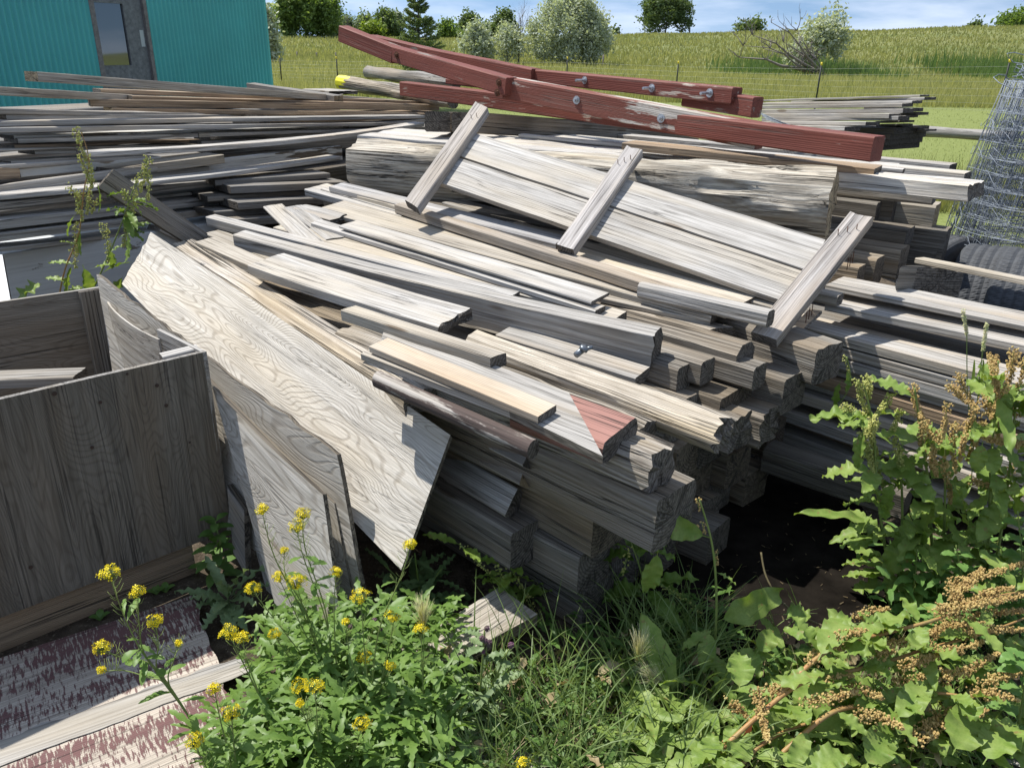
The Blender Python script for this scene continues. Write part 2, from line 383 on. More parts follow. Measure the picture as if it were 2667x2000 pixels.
def tube_mesh(paths, rad, n=4):
    """paths: list of lists of points -> verts, faces (open tubes)"""
    V, F = [], []
    for pi_, pts in enumerate(paths):
        r = rad[pi_] if isinstance(rad, list) else rad
        up = Vector((.13, .21, .97)); b0 = len(V); m_ = len(pts)
        for i, p in enumerate(pts):
            t = (pts[min(i + 1, m_ - 1)] - pts[max(i - 1, 0)])
            t = t.normalized() if t.length > 1e-9 else up
            a = t.cross(up)
            a = a.normalized() if a.length > .05 else t.cross(Vector((1, 0, 0))).normalized()
            b = t.cross(a); ri = r[i] if isinstance(r, (list, tuple)) else r
            for k in range(n):
                an = 2 * math.pi * k / n; V.append(p + (a * math.cos(an) + b * math.sin(an)) * ri)
        for i in range(m_ - 1):
            for k in range(n):
                k2 = (k + 1) % n; F.append((b0 + i * n + k, b0 + i * n + k2, b0 + (i + 1) * n + k2, b0 + (i + 1) * n + k))
        F.append(tuple(b0 + k for k in reversed(range(n)))); F.append(tuple(b0 + (m_ - 1) * n + k for k in range(n)))
    return V, F
def tubes(name, paths, rad, mat, parent=None, n=4, label=None, cat=None, group=None, smooth=True):
    V, F = tube_mesh(paths, rad, n); return tag(link_mesh(name, V, F, mat, parent, smooth=smooth), label, cat, group)
def box_mesh(A, ex, ey, ez):
    """A corner + three full vectors"""
    v = [A + ex * i + ey * j + ez * k for i in (0, 1) for j in (0, 1) for k in (0, 1)]
    return v, [(0, 1, 3, 2), (4, 6, 7, 5), (0, 4, 5, 1), (2, 3, 7, 6), (0, 2, 6, 4), (1, 5, 7, 3)]
# ================================================================== MAIN PILE: squared timbers
H = (1, 1, 1); WARM = (1.06, .98, .86)
# near column at the front corner
tie('bottom timber at the near corner of the main pile, just above the grass', (1521, 1543), .145, .145, .145, 1.25, hue=(.95, .97, 1.0), tint=.85)
tie('second timber up at the near corner of the main pile', (1508, 1450), .285, .15, .138, 1.35, yaw=1, tint=.95)
tie('third timber up at the near corner, smooth brown side in shade', (1546, 1346), .425, .15, .138, 1.35, yaw=-1, hue=WARM, tint=.9)
tie('thick square timber jutting out over the near corner of the stack', (1710, 1310), .575, .18, .15, 1.7, yaw=0, tint=1.05, rough=.004)
tie('deeply furrowed timber with a rough knotted end, lying on the jutting square timber', (1690, 1194), .685, .13, .108, 1.3, yaw=1, mat='rough', rag=.018, rough=.009, ch=.02, tint=1.15, wob=.008)
tie('broken dark timber end peeping out behind the furrowed one', (1655, 1120), .66, .10, .09, 1.2, mat='rough', rag=.02, rough=.007, tint=1.0)
pb('grey plank on edge, lowest left in the main pile, sunlit patch near its end', D(1314, 1344, 1.95), D(1090, 1208, 2.35), D(1349, 1271, 2.0), D(1357, 1369, 2.1), 'grey', 'plank', 'plank', ch=.004)
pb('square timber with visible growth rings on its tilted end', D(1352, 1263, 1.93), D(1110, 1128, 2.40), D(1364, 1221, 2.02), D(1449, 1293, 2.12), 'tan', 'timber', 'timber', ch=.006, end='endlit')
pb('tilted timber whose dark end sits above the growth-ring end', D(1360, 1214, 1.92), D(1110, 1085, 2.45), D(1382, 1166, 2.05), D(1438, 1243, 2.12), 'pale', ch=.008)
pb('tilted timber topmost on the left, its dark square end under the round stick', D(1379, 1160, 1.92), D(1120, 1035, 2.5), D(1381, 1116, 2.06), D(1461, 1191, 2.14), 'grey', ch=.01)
tie('short grey block end low on the left behind the plywood tip', (1162, 1321), .20, .115, .10, .35, tint=1.1)
tie('low timber under the growth-ring timber, half hidden in shade', (1330, 1392), .32, .15, .13, 1.3, yaw=-2)
tie('timber lying on the soil with its end leaning out behind the dock stem', (1848, 1392), .13, .15, .13, 1.2, yaw=3, tint=.9)
# the front of the stack, end by end (rows above the ground, counted from the near corner)
rows = ['bottom', 'second', 'third', 'fourth', 'fifth']; colw = ['next to', 'two ends right of', 'three ends right of', 'four ends right of', 'five ends right of', 'six ends right of', 'seven ends right of']
rr = random.Random(5); WD = Vector((.694, .72, 0)).normalized(); P0 = Z(1512, 1635, 0)
for j in range(7):
    for k in range(4):
        ext = rr.uniform(-.10, .03) + (-.05 if k > 3 else 0)
        off = P0 + WD * (.158 * (j + 1) + rr.uniform(-.006, .006)) - UD * ext
        timber('timber', off + UD * 2.1 + UP * (.14 * (k + 1)), off + UP * (.14 * (k + 1)), WD * .15, -UP * .136, 'tie',
               'timber in the %s row of the stack, %s the near corner column' % (rows[k], colw[j]), 'timber', G_TIE, ch=.008, rough=.0022,
               tint=rr.uniform(.8, 1.15), hue=rr.choice([(1, 1, 1), WARM, (.95, .98, 1.03)]), skew=rr.uniform(-.08, .08))
# named ends seen in the middle
tie('big square timber with a bright sunlit corner, right edge of the main pile', (2128, 912), .69, .16, .13, 1.6, yaw=-8, tint=1.1, rough=.004)
tie('square timber end just under the one with the sunlit corner', (2045, 990), .60, .15, .13, 1.6, yaw=-3)
tie('small square timber end below the long beam, first of two', (1766, 960), .645, .085, .085, 1.3, mat='tie', tint=1.15)
tie('small square timber end below the long beam, second and farther right', (1828, 945), .66, .085, .085, 1.3, mat='tie', tint=1.2)
tie('thick timber with a slanting sunlit end beyond the right end of the long beam', (1845, 868), .70, .14, .095, 1.0, yaw=2, mat='grey', tint=1.0, skew=.5, ch=.016)
tie('rounded timber end behind the one with the slanting end', (1922, 905), .70, .12, .11, 1.2, mat='tie', ch=.03, tint=1.1)
tie('thin squared timber between the rounded end and the small ends', (1965, 960), .65, .09, .08, 1.2, tint=1.0)
tie('worn timber end under the bleached timber tip', (1905, 1100), .52, .14, .12, 1.2, rag=.03, rough=.006, tint=1.0)
tie('split timber end in the second rank under the bleached tip', (1985, 1085), .50, .13, .12, 1.2, rag=.02, rough=.005, tint=1.1)
# right rear of the pile, below the white plank
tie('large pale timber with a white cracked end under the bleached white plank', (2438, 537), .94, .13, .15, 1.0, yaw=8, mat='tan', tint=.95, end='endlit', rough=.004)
tie('short sunlit block between the white plank and the large pale timber', (2432, 503), 1.015, .10, .055, .5, yaw=8, mat='tan', tint=1.05)
tie('timber end right of the third cleat, farthest of the three in a row', (2348, 650), .81, .13, .135, 1.4, yaw=4, mat='tie', tint=1.25, hue=WARM)
tie('timber end right of the third cleat, middle of the three in a row', (2283, 676), .80, .12, .12, 1.4, yaw=4, mat='tie', tint=1.2, hue=WARM)
tie('timber end right of the third cleat, nearest of the three in a row', (2236, 698), .79, .10, .11, 1.4, yaw=4, mat='tie', tint=1.2, hue=WARM)
tie('dark timber end just right of the old log end', (2215, 495), .98, .16, .17, 1.0, yaw=5, mat='tie', tint=.9)
tie('timber end below the dark one by the log, top edge in sun', (2285, 530), .95, .12, .15, 1.0, yaw=5, mat='tie', tint=1.0)
tie('timber lying low behind the three ends in a row', (2362, 600), .87, .14, .07, 1.2, yaw=5, mat='tie', tint=.9)
tie('timber end in shade beneath the large pale timber', (2468, 600), .84, .12, .17, .9, yaw=8, mat='tie', tint=1.0)
tie('low dark timber behind the tyre', (2440, 655), .74, .12, .1, .9, yaw=6, tint=.8)
tie('timber deep in the pile right of the second cleat', (2120, 640), .80, .13, .12, 1.6, yaw=0)
tie('lowest timber seen right of the old log', (2200, 600), .86, .13, .12, 1.6, yaw=2)
fb('shaded timber lying under the left end of the old log', D(840, 490, 4.5), D(1500, 600, 3.6), .3, .2, 'tie', 'timber', 'timber', G_TIE, tint=.7)
# fillers inside the pile that hold the boards up
for i, (x, y, z, l_) in enumerate([(1500, 760, .62, 2.6), (1600, 790, .60, 2.6), (1350, 800, .58, 2.4), (1700, 720, .66, 2.4), (1850, 700, .70, 2.4), (1560, 640, .74, 2.4),
                                   (1250, 900, .52, 2.0), (1400, 960, .50, 2.2), (1050, 900, .48, 1.6), (1350, 620, .76, 2.2), (2050, 640, .80, 2.2), (1900, 590, .82, 2.2)]):
    tie('timber buried under the loose boards, %s from the left' % ['fifth', 'seventh', 'third', 'ninth', 'tenth', 'sixth', 'second', 'fourth', 'first', 'eighth', 'twelfth', 'eleventh'][i],
        (x, y), z, .15, .13, l_, yaw=rr.uniform(-3, 3), tint=.7)
# ================================================================== MAIN PILE: loose boards, left to right / near to far
mb('long weathered plank lying along the upper edge of the plywood sheet', (437, 638), (1050, 1040), (676, 726), .075, .035, 'rough', 'plank', 'plank', ch=.008, rough=.005, rag=.03, wob=.006, tint=1.35)
mb('narrow tan board just behind the long plank by the plywood', (508, 630), (700, 715), (560, 618), .03, .05, 'tan', ch=.002)
mb('wide short plank with ragged dark right end, in front of the long beam', (647, 691), (1137, 850), (980, 729), (897, 797), .115, 'pale', 'plank', 'plank', rag=.03, rough=.002, tint=1.08, bow=-.006)
mb('long deep beam crossing the middle of the pile, thickest of the light timbers', (605, 612), (1700, 875), (1453, 789), (1200, 835), .085, 'pale', 'beam', 'beam', ch=.004, rough=.0022, rag=.02, tint=.98, bow=-.012)
mb('board with a shaded square left end, running behind the long beam', (535, 565), (1330, 772), (800, 618), .045, .075, 'pale', tint=.95, ch=.003)
mb('tan board with a cut slanting left end under the shaded-end board', (532, 608), (760, 700), (580, 600), .09, .025, 'tan', tint=.85)
mb('grey board with its splintered top end sticking up, left of the tan boards', (685, 538), (800, 652), (752, 545), .012, .06, 'pale', rag=.02, tint=.95)
mb('small splintered board end beside the upright grey one', (739, 541), (850, 625), (790, 535), .008, .06, 'pale', rag=.02, tint=.9)
mb('tan knotted board between the long beam and the two light strips', (711, 592), (1600, 832), (1011, 648), .035, .055, 'tan', tint=1.1)
mb('long light board with its thick cut end in front of the dark slot', (882, 588), (1540, 786), (1200, 650), (1555, 799), .10, 'pale', tint=1.1, bow=.0)
mb('low light strip under the long light board', (809, 580), (1550, 810), (1000, 621), .02, .078, 'pale', tint=1.05)
mb('wide tan board with a dark brown front edge', (822, 545), (1850, 823), (1100, 545), .025, .055, 'tan', tint=1.0, rag=.02)
mb('broken board end with a mossy brown edge left of the wide tan board', (755, 545), (860, 573), (800, 531), .03, .06, 'grey', rag=.04, rough=.004)
mb('brown cracked plank standing on edge across the wide tan board', (1027, 533), (1828, 785), (1500, 664), (1826, 815), .105, 'grey', 'plank', 'plank', tint=.98, hue=(1.05, .96, .86), ch=.003)
mb('rough light board running beside the brown plank to a square right end', (1250, 607), (1893, 812), (1750, 691), .03, .065, 'cream', tint=1.08, rag=.015)
mb('grey two-by-four ending below the foot of the middle cleat', (856, 486), (1447, 634), (1300, 572), (1447, 650), .095, 'pale', tint=1.0, hue=(.96, .98, 1.04))
mb('short light board left of the first cleat, nearest of two', (793, 493), (1045, 562), (900, 490), (793, 510), .06, 'pale', tint=1.0)
mb('short light board left of the first cleat, behind the other', (834, 492), (1035, 549), (930, 500), .02, .068, 'pale', tint=1.05)
mb('thin splinter board ending at the brown plank', (929, 510), (1030, 538), (985, 515), .022, .085, 'tan', tint=1.2)
mb('shaded board tucked under the cleated panel', (1151, 528), (1500, 625), (1250, 530), .03, .05, 'grey', tint=.9)
mb('rough tan slab under the lower edge of the cleated panel', (1520, 650), (2010, 800), (1700, 655), .04, .055, 'tan', tint=.95, rag=.02)
mb('small tan board in the gap behind the thick timber with slanting end', (1560, 775), (1850, 838), (1700, 780), .02, .03, 'tan')
mb('lower board shaded under the long beam on the right', (1290, 872), (1655, 985), (1560, 915), .04, -.01, 'grey', tint=.9)
tw = mb('bleached cracked timber with a broken splintered tip', (1205, 872), (1862, 1118), (1660, 985), (1675, 1118), .095, 'cream', 'timber', 'timber', ch=.02, rough=.008, rag=.035, rnd=.5, taper=(.78, 1.08), tint=1.12, wob=.006)
mb('light board with a dark wedge-shaped right end, above the saw-marked board', (891, 808), (1282, 935), (1100, 849), (1000, 873), .20, 'tan', tint=1.08, skew=.3)
# boards over the near stack
z0 = lambda x, y, o_=.0: M(x, y, .17 + o_)
sheet('board', 'wide saw-marked board with its right end cut at a slant', (z0(1005, 847), z0(1482, 1022), z0(1570, 1188), z0(985, 905)), .022, 'grey', 'board', G_MAIN, tint=.98, n=(20, 6))
mb('red painted board end showing beyond the slanted cut', (1330, 1065), (1566, 1158), (1540, 1040), .065, .15, 'redpink', tint=1.0, ch=.012, rag=.01)
mb('fresh yellow pine board, newest in the pile', (961, 902), (1401, 1085), (1200, 955), .02, .195, 'fresh', tint=1.0, ch=.001, rough=.0005)
mb('narrow board with square dark end between the pine board and the round stick', (939, 921), (1374, 1089), (1200, 1000), (1374, 1108), .17, 'tan', tint=1.0, ch=.001)
mb('dark painted round stick with flaking paint', (967, 975), (1374, 1158), (1200, 1048), .05, .145, 'dkpaint', 'stick', 'stick', rnd=.85, ch=.01, tint=1.0)
# ================================================================== cleated panel
pan = empty('door_panel', D(1600, 560, 3.5), 'grey panel of two wide boards held by three cleats, leaning on the pile', 'panel')
TLp, TRp, BRp, BLp = D(1238, 348, 4.15), D(2160, 628, 2.95), D(2040, 782, 2.72), D(1130, 470, 3.86)
pn = (TRp - TLp).cross(BLp - TLp).normalized(); pn = pn if pn.z > 0 else -pn
def Q(x, y, o_=0): return onplane(x, y, TLp + pn * o_, pn)
sheet('panel_board', None, (Q(1238, 348), Q(2150, 624), Q(2105, 704), Q(1193, 405)), .024, 'pale', None, parent=pan, n=(26, 6), edge='grey', tint=1.0)
sheet('panel_board', None, (Q(1190, 410), Q(2102, 710), Q(2035, 783), Q(1130, 470)), .024, 'pale', None, parent=pan, n=(26, 6), edge='grey', tint=.96)
for i, (t1, t2, b2, b1) in enumerate((((1238, 265), (1270, 281), (1088, 542), (1053, 528)), ((1631, 380), (1673, 390), (1494, 650), (1465, 607)),
                                      ((2211, 552), (2275, 566), (2024, 884), (1988, 850)))):
    o_ = .042
    A_, B_ = (Q(*b2, o_), Q(*t2, o_)); C_ = Q(*t1, o_) - B_
    cl = timber('cleat', A_, B_, C_, -pn * .042, 'pale' if i < 2 else 'grey', ch=.003, rough=.0025, parent=pan, tint=.95 if i < 2 else .98, hue=(1, .98, 1.0), rag=.012, end='end')
    nails = []
    for q_ in range(3 if i else 2):
        f = .88 - q_ * .035; p = A_ + (B_ - A_) * f + C_ * (.25 + .25 * q_); nails.append([p - pn * .01, p + pn * .012, p + pn * .016 + UP * .006])
    if i == 2: nails += [[(A_ + (B_ - A_) * f) - pn * .055, (A_ + (B_ - A_) * f) - pn * .085 - UP * .02] for f in (.30, .33, .36, .74, .77, .8)]
    tubes('nail', nails, .0016, rust, cl, 5)
# small pieces by the third cleat
tie('short two-by-four end lying across the foot of the third cleat', (2000, 814), .80, .06, .055, .5, yaw=4, mat='grey', tint=1.15)
tie('two-by-four end sticking out to the right of the third cleat', (2182, 770), .76, .055, .045, .7, yaw=0, mat='grey', tint=1.1)
pb('small shaped bracket of wood hanging by nails under the third cleat', D(2082, 866, 2.72), D(2050, 862, 2.70), D(2140, 808, 2.85), D(2084, 874, 2.72), 'brown', 'bracket', 'bracket', None, ch=.004, tint=1.4)
# ================================================================== old log and white planks behind it
cl0, cl1 = D(942, 430, 4.55), D(2168, 530, 3.42)
ax = (cl1 - cl0).normalized(); sd_ = UP.cross(ax).normalized(); sd_ = sd_ if sd_.y > 0 else -sd_; un = ax.cross(sd_); un = un if un.z > 0 else -un
rg_ = .128
timber('log', cl0 - sd_ * rg_ + un * rg_, cl1 - sd_ * rg_ + un * rg_, sd_ * 2 * rg_, -un * 2 * rg_, 'bark', 'thick old half-squared log with cracked grey bark side, behind the cleated panel', 'log', None,
       rnd=.8, rough=.010, wob=.018, ch=.03, rag=.012, tint=1.2, gouge=.03, end='endlit', taper=(1.04, 1.0))
G_W = 'bleached planks behind the old log'
fb('bleached white plank on the right, top of the pile, its end over the wire roll', D(1430, 378, 4.75), D(2529, 484, 3.25), .19, .062, 'pale', 'plank', 'plank', G_W, tint=1.32, rough=.004, rag=.02)
fb('long bleached plank just behind the old log top', D(930, 352, 5.0), D(1900, 430, 4.05), .5, .05, 'pale', 'plank', 'plank', G_W, tint=1.2, rough=.004)
fb('second bleached plank under the lowest red beam', D(1200, 345, 5.5), D(2300, 447, 3.95), .35, .05, 'pale', 'plank', 'plank', G_W, tint=1.15, rough=.003)
fb('plank with dark square end beyond the lowest red beam', D(1450, 352, 5.5), D(2513, 452, 3.85), .12, .05, 'pale', 'plank', 'plank', G_W, tint=1.15)
fb('farthest plank with dark square end by the wire roll', D(1600, 350, 5.9), D(2474, 430, 4.35), .12, .06, 'grey', 'plank', 'plank', G_W, tint=1.1)
fb('dark flat plank in the shadow right under the lowest red beam', D(1620, 372, 4.25), D(2278, 440, 3.55), .15, .035, 'brown', 'plank', 'plank', G_W, tint=1.0)
fb('thin white-topped lath below the red beam end', D(1350, 350, 5.0), D(2352, 441, 3.75), .05, .02, 'pale', 'lath', 'lath', G_W, tint=1.2)
fb('grey support timber hidden behind the log, under the red beams', D(1240, 360, 5.6), D(2100, 450, 4.3), .2, .22, 'tie', 'timber', 'timber', G_TIE)
fb('deep support timber filling the gap under the bleached planks', D(1250, 420, 5.0), D(2330, 520, 3.75), .25, .3, 'tie', 'timber', 'timber', G_TIE, tint=.8)
pb('dark square timber end left of the cleats, first of two under the red beam', D(1106, 290, 4.9), D(1330, 304, 6.2), D(1172, 291, 4.95), D(1107, 344, 4.9), 'tie', ch=.01, tint=1.0)
pb('round-grained timber end beside the dark one under the red beam', D(1176, 293, 4.85), D(1780, 338, 6.5), D(1245, 293, 4.95), D(1177, 346, 4.85), 'tie', ch=.01, tint=1.05)
# ================================================================== red beams
G_R = 'red painted beams on top of the pile'
def redbeam(label, a, b, low, w_, mat='red', **k):
    A, B = D(*a), D(*b); t = (B - D(low[0], low[1], b[2])).length * .93
    return fb(label, A, B, w_, t, mat, 'beam', 'beam', G_R, ch=.006, rough=.0012, end='red', **k)
lowb = redbeam('lowest and longest red beam, its square end over the bleached plank', (1040, 213, 6.4), (2277, 357, 3.42), (2268, 428), .09, tint=1.12)
pmat_l = None
b2 = empty('red_frame', D(1500, 230, 4.8), 'red bolted beam bending up to the left, standing highest of the pile', 'beam', G_R)
def rpart(par, a, b, low, w_, mat='red', lab=None, **k):
    A, B = D(*a), D(*b); t = (A - D(low[0], low[1], a[2])).length * .93
    ex = (B - A).normalized(); wd = UP.cross(ex).normalized(); wd = wd if wd.y > 0 else -wd; nn = ex.cross(wd); nn = nn if nn.z > 0 else -nn
    o = timber('beam_piece', A, B, wd * w_, -nn * t, mat, lab, None, None, parent=par, ch=.006, end='red', **k)
    return A, B, wd, nn, t
rpart(b2, (883, 67, 6.35), (1022, 122, 5.95), (876, 112), .088, 'red', tint=.72)
rpart(b2, (1019, 121, 5.96), (1318, 203, 4.98), (1010, 164), .086, 'red', tint=.72)
A2, B2, w2, n2, t2 = rpart(b2, (1312, 201, 5.06), (1978, 322, 3.95), (1310, 262), .085, 'redworn', 'worn red piece with bare wood patches', tint=1.15)
b3 = empty('red_frame', D(1500, 200, 5.2), 'rear red bolted beam with three long protruding bolts', 'beam', G_R)
rpart(b3, (962, 91, 7.1), (1116, 128, 6.6), (964, 118), .09, 'red', tint=.72)
rpart(b3, (1112, 127, 6.6), (1384, 180, 5.55), (1113, 158), .088, 'red', tint=.72)
A3, B3, w3, n3, t3 = rpart(b3, (1381, 181, 5.6), (1908, 229, 4.35), (1396, 214), .085, 'red', tint=1.25)
redbeam('short red beam stub behind the end of the rear beam', (1780, 228, 4.7), (1962, 254, 4.25), (1960, 312), .075, tint=.85)
redbeam('red beam lying low behind the lowest one, seen in the gap', (1160, 205, 6.2), (1420, 232, 5.5), (1418, 250), .08, tint=1.1)
def bolt(par, A, B, wd, nn, t, f, v, ln, px):
    p = A + (B - A) * f - nn * (t * v); o_ = -wd
    V, F = tube_mesh([[p, p + o_ * .004], [p + o_ * .004, p + o_ * .014], [p, p + o_ * ln]], [.023, .014, .0075], 10)
    link_mesh('bolt', V, F, zinc if px else rust, par, smooth=False)
def fx(A, B, x):   # fraction along A-B whose picture column is x
    lo, hi = 0., 1.
    for _ in range(30):
        m_ = (lo + hi) / 2; q = A + (B - A) * m_ - O; Fd = q.y * cP - q.z * sP; X = 1333.5 + FPX * (cR * q.x / Fd + sR * (q.y * sP + q.z * cP) / Fd)
        if X < x: lo = m_
        else: hi = m_
    return (lo + hi) / 2
for x, v in ((1524, .42), (1700, .5), (1851, .45)): bolt(b3, A3, B3, w3, n3, t3, fx(A3, B3, x), v, .075, 1)
for x, v in ((1368, .25), (1367, .75)): bolt(b3, A3, B3, w3, n3, t3, max(.0, fx(A3, B3, x)), v, .02, 0)
for x, v in ((1505, .42), (1727, .5)): bolt(b2, A2, B2, w2, n2, t2, fx(A2, B2, x), v, .026, 1)
A4, B4 = D(1019, 121, 5.96), D(1318, 203, 4.98)
for x, v in ((1301, .3), (1299, .78), (1034, .38)): bolt(b2, A4, B4, w2, n2, t2, fx(A4, B4, x), v, .02, 0)
# ================================================================== LEFT PILE
def YL(x, k): return 3.45 + .15 * k + x / 880. * (1.75 + .12 * k)
def lb(label, ax_, ay, bx, by, tpx, k, mat='grey', w_=.13, tint=1.0, dY=(0, 0), **kw):
    ya, yb = YL(ax_, k) + dY[0], YL(bx, k) + dY[1]
    A, B = D(ax_, ay, ya), D(bx, by, yb); t = (A - D(ax_, ay + tpx, ya)).length * .95
    return fb(label, A, B, w_, t, mat, 'board', 'board', G_LEFT, tint=tint * 1.16, ch=.003, rough=.0014, **kw)
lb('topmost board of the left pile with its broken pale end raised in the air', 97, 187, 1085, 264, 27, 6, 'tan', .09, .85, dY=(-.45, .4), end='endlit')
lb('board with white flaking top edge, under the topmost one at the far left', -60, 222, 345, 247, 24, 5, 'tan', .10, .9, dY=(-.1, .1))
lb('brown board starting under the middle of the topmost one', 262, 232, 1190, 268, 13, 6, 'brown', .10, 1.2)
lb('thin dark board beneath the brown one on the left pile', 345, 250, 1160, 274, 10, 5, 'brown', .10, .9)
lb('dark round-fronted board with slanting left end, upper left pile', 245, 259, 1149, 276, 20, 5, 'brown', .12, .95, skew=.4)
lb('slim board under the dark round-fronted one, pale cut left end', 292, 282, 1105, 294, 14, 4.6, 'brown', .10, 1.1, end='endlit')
lb('board with white worn edge at the far left, below the teal wall', -80, 283, 640, 298, 14, 4.4, 'grey', .12, .85)
lb('board with a white edge ending square before the middle of the left pile', 15, 299, 628, 299, 14, 4.0, 'grey', .13, .9)
lb('long board running the whole width of the left pile, splintered on the right', -80, 318, 1106, 301, 14, 3.7, 'grey', .13, .85)
lb('long pale board of the left pile with a patch of peeled paint', -80, 334, 1080, 318, 14, 3.4, 'grey', .13, .95)
lb('thin bluish board with scraps of white paint', 36, 354, 910, 328, 10, 3.2, 'white', .12, .42)
lb('board with dark worn left end, upper middle of the left pile', 46, 361, 1000, 334, 13, 3.0, 'grey', .13, .95)
lb('dark thin board below the one with the worn left end', 38, 379, 520, 363, 9, 2.8, 'brown', .13, .7)
lb('long thin board at the left edge above the grey blocks', -80, 392, 560, 374, 6, 2.8, 'tan', .12, .7)
lb('short board with a pointed left end near the timber ends', 909, 322, 1106, 312, 12, 3.6, 'grey', .12, 1.0, dY=(-.2, 0))
lb('pale board with a dark hollow left end, middle of the left pile', 518, 347, 930, 334, 12, 3.2, 'tan', .12, .75, dY=(-.3, 0))
lb('narrow board beneath the hollow-ended one', 525, 369, 800, 356, 8, 2.9, 'grey', .10, .8, dY=(-.2, 0))
lb('board with a dark square left end below the middle of the left pile', 90, 393, 640, 376, 11, 2.5, 'grey', .13, .95)
lb('long peeling plank sweeping up to the right, white worn top edge', 225, 396, 1106, 320, 15, 2.2, 'grey', .10, 1.15, dY=(-.25, -.35), bow=-.03)
lb('thin dark lath with a lit edge behind the peeling plank', 480, 392, 1010, 343, 5, 2.4, 'dkpaint', .04, 1.0, dY=(-.1, -.1))
lb('short thin board at the lower left under the square-ended one', 29, 420, 300, 405, 9, 2.3, 'grey', .13, .85)
lb('board with frayed white edge, left edge of the left pile', -80, 436, 400, 405, 12, 2.1, 'grey', .13, 1.0, rag=.02)
lb('whitish board with nail holes and a broken left end', 55, 440, 420, 408, 22, 1.9, 'white', .12, 1.0, rag=.03)
lb('brown block end at the left edge, below the frayed board', -80, 440, 50, 436, 34, 1.8, 'brown', .2, 1.1)
lb('board slanting up to the right with a light edge and nail marks', -80, 494, 583, 404, 26, 1.6, 'grey', .03, .95, dY=(0, -.1))
lb('wide dirty white painted board behind the peeling plank', 480, 424, 890, 380, 46, 1.7, 'white', .03, .55)
lb('grey board with a sunlit slanting end piece, under the peeling plank', 290, 440, 583, 403, 26, 1.4, 'tan', .16, .8, dY=(-.1, -.1))
lb('flat grey board in shade with a square right end below the sunlit piece', 150, 471, 545, 434, 16, 1.2, 'grey', .14, .85)
lb('long thin board with a bright top edge ending at the old log', -80, 514, 888, 407, 14, 1.0, 'grey', .12, 1.05, bow=-.02, dY=(0, -.2))
lb('wide shaded board with a square right end, lower left pile', -80, 536, 693, 455, 22, .8, 'grey', .14, .75)
lb('pair-like thin board under the wide shaded one', 300, 522, 665, 484, 8, .6, 'grey', .13, .75)
lb('short grooved board low on the right of the left pile', 600, 506, 735, 490, 9, .7, 'grey', .14, .7)
lb('second short grooved board below the first grooved one', 590, 520, 728, 500, 9, .6, 'grey', .14, .65)
lb('thick shaded board with knot, second from the bottom of the left pile', -80, 581, 617, 506, 27, .35, 'grey', .14, .85)
lb('low dark board whose right end is under the grooved boards', 560, 560, 740, 530, 18, .3, 'grey', .14, .6)
lb('lower board of the left pile with wavy grain', -80, 617, 617, 537, 22, .15, 'grey', .14, .8)
lb('lowest board of the left pile, resting on the white panel', -80, 652, 420, 592, 12, 0, 'grey', .14, .85, bow=-.01)
rr = random.Random(11)
for i in range(9):   # boards inside the left pile, glimpsed in the gaps
    k = .4 + i * .55
    ya, yb = 3.85 + .2 * i, 5.6 + .28 * i; za = .60 + .065 * i
    zb = za + .02
    fb('inner board of the left pile glimpsed in the gaps, %s from the bottom' % ['first', 'second', 'third', 'fourth', 'fifth', 'sixth', 'seventh', 'eighth', 'ninth'][i],
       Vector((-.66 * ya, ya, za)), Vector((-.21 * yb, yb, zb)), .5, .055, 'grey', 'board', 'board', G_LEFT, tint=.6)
# things under and around the left pile
wp = [D(-60, 672, 3.46), D(690, 560, 4.75)]
fb('dirty white painted chest under the left pile', wp[0], wp[1], .5, .62, 'offw', 'storage_chest', 'chest', None, tint=.92, ch=.004)
sheet('white_board', 'narrow white board standing at the left edge before the white panel', (D(-30, 660, 3.2), D(6, 664, 3.2), D(36, 830, 2.9), D(-30, 830, 2.9)), .02, 'offw', 'board', None, n=(3, 5), tint=.72)
sheet('picket', 'grey picket with a flat top leaning out of the left pile behind the flowering dock', (D(297, 442, 3.5), D(545, 612, 3.75), D(520, 655, 3.7), D(256, 488, 3.42)), .022, 'grey', 'picket', None, tint=.62, n=(16, 4))
lb('tan plank behind the picket, bottom right of the left pile', 420, 590, 520, 640, 14, -.6, 'tan', .1, 1.0)
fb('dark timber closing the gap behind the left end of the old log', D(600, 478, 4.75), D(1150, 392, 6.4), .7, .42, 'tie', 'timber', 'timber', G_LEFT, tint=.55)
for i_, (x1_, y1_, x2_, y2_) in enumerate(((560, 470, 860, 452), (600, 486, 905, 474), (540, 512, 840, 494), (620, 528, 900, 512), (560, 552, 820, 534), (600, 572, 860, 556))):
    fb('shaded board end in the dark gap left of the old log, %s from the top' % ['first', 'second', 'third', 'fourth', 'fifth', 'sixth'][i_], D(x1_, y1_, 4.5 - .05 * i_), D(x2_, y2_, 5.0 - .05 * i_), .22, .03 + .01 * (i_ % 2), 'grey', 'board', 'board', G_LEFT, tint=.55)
fb('grey board ending under the round-grained timber end', D(560, 356, 5.2), D(1240, 325, 6.8), .3, .12, 'grey', 'board', 'board', G_LEFT, tint=.7)
fb('brown board lying over the gap beside the dark square timber end', D(700, 300, 5.9), D(1200, 296, 7.3), .5, .10, 'brown', 'board', 'board', G_LEFT, tint=.8)
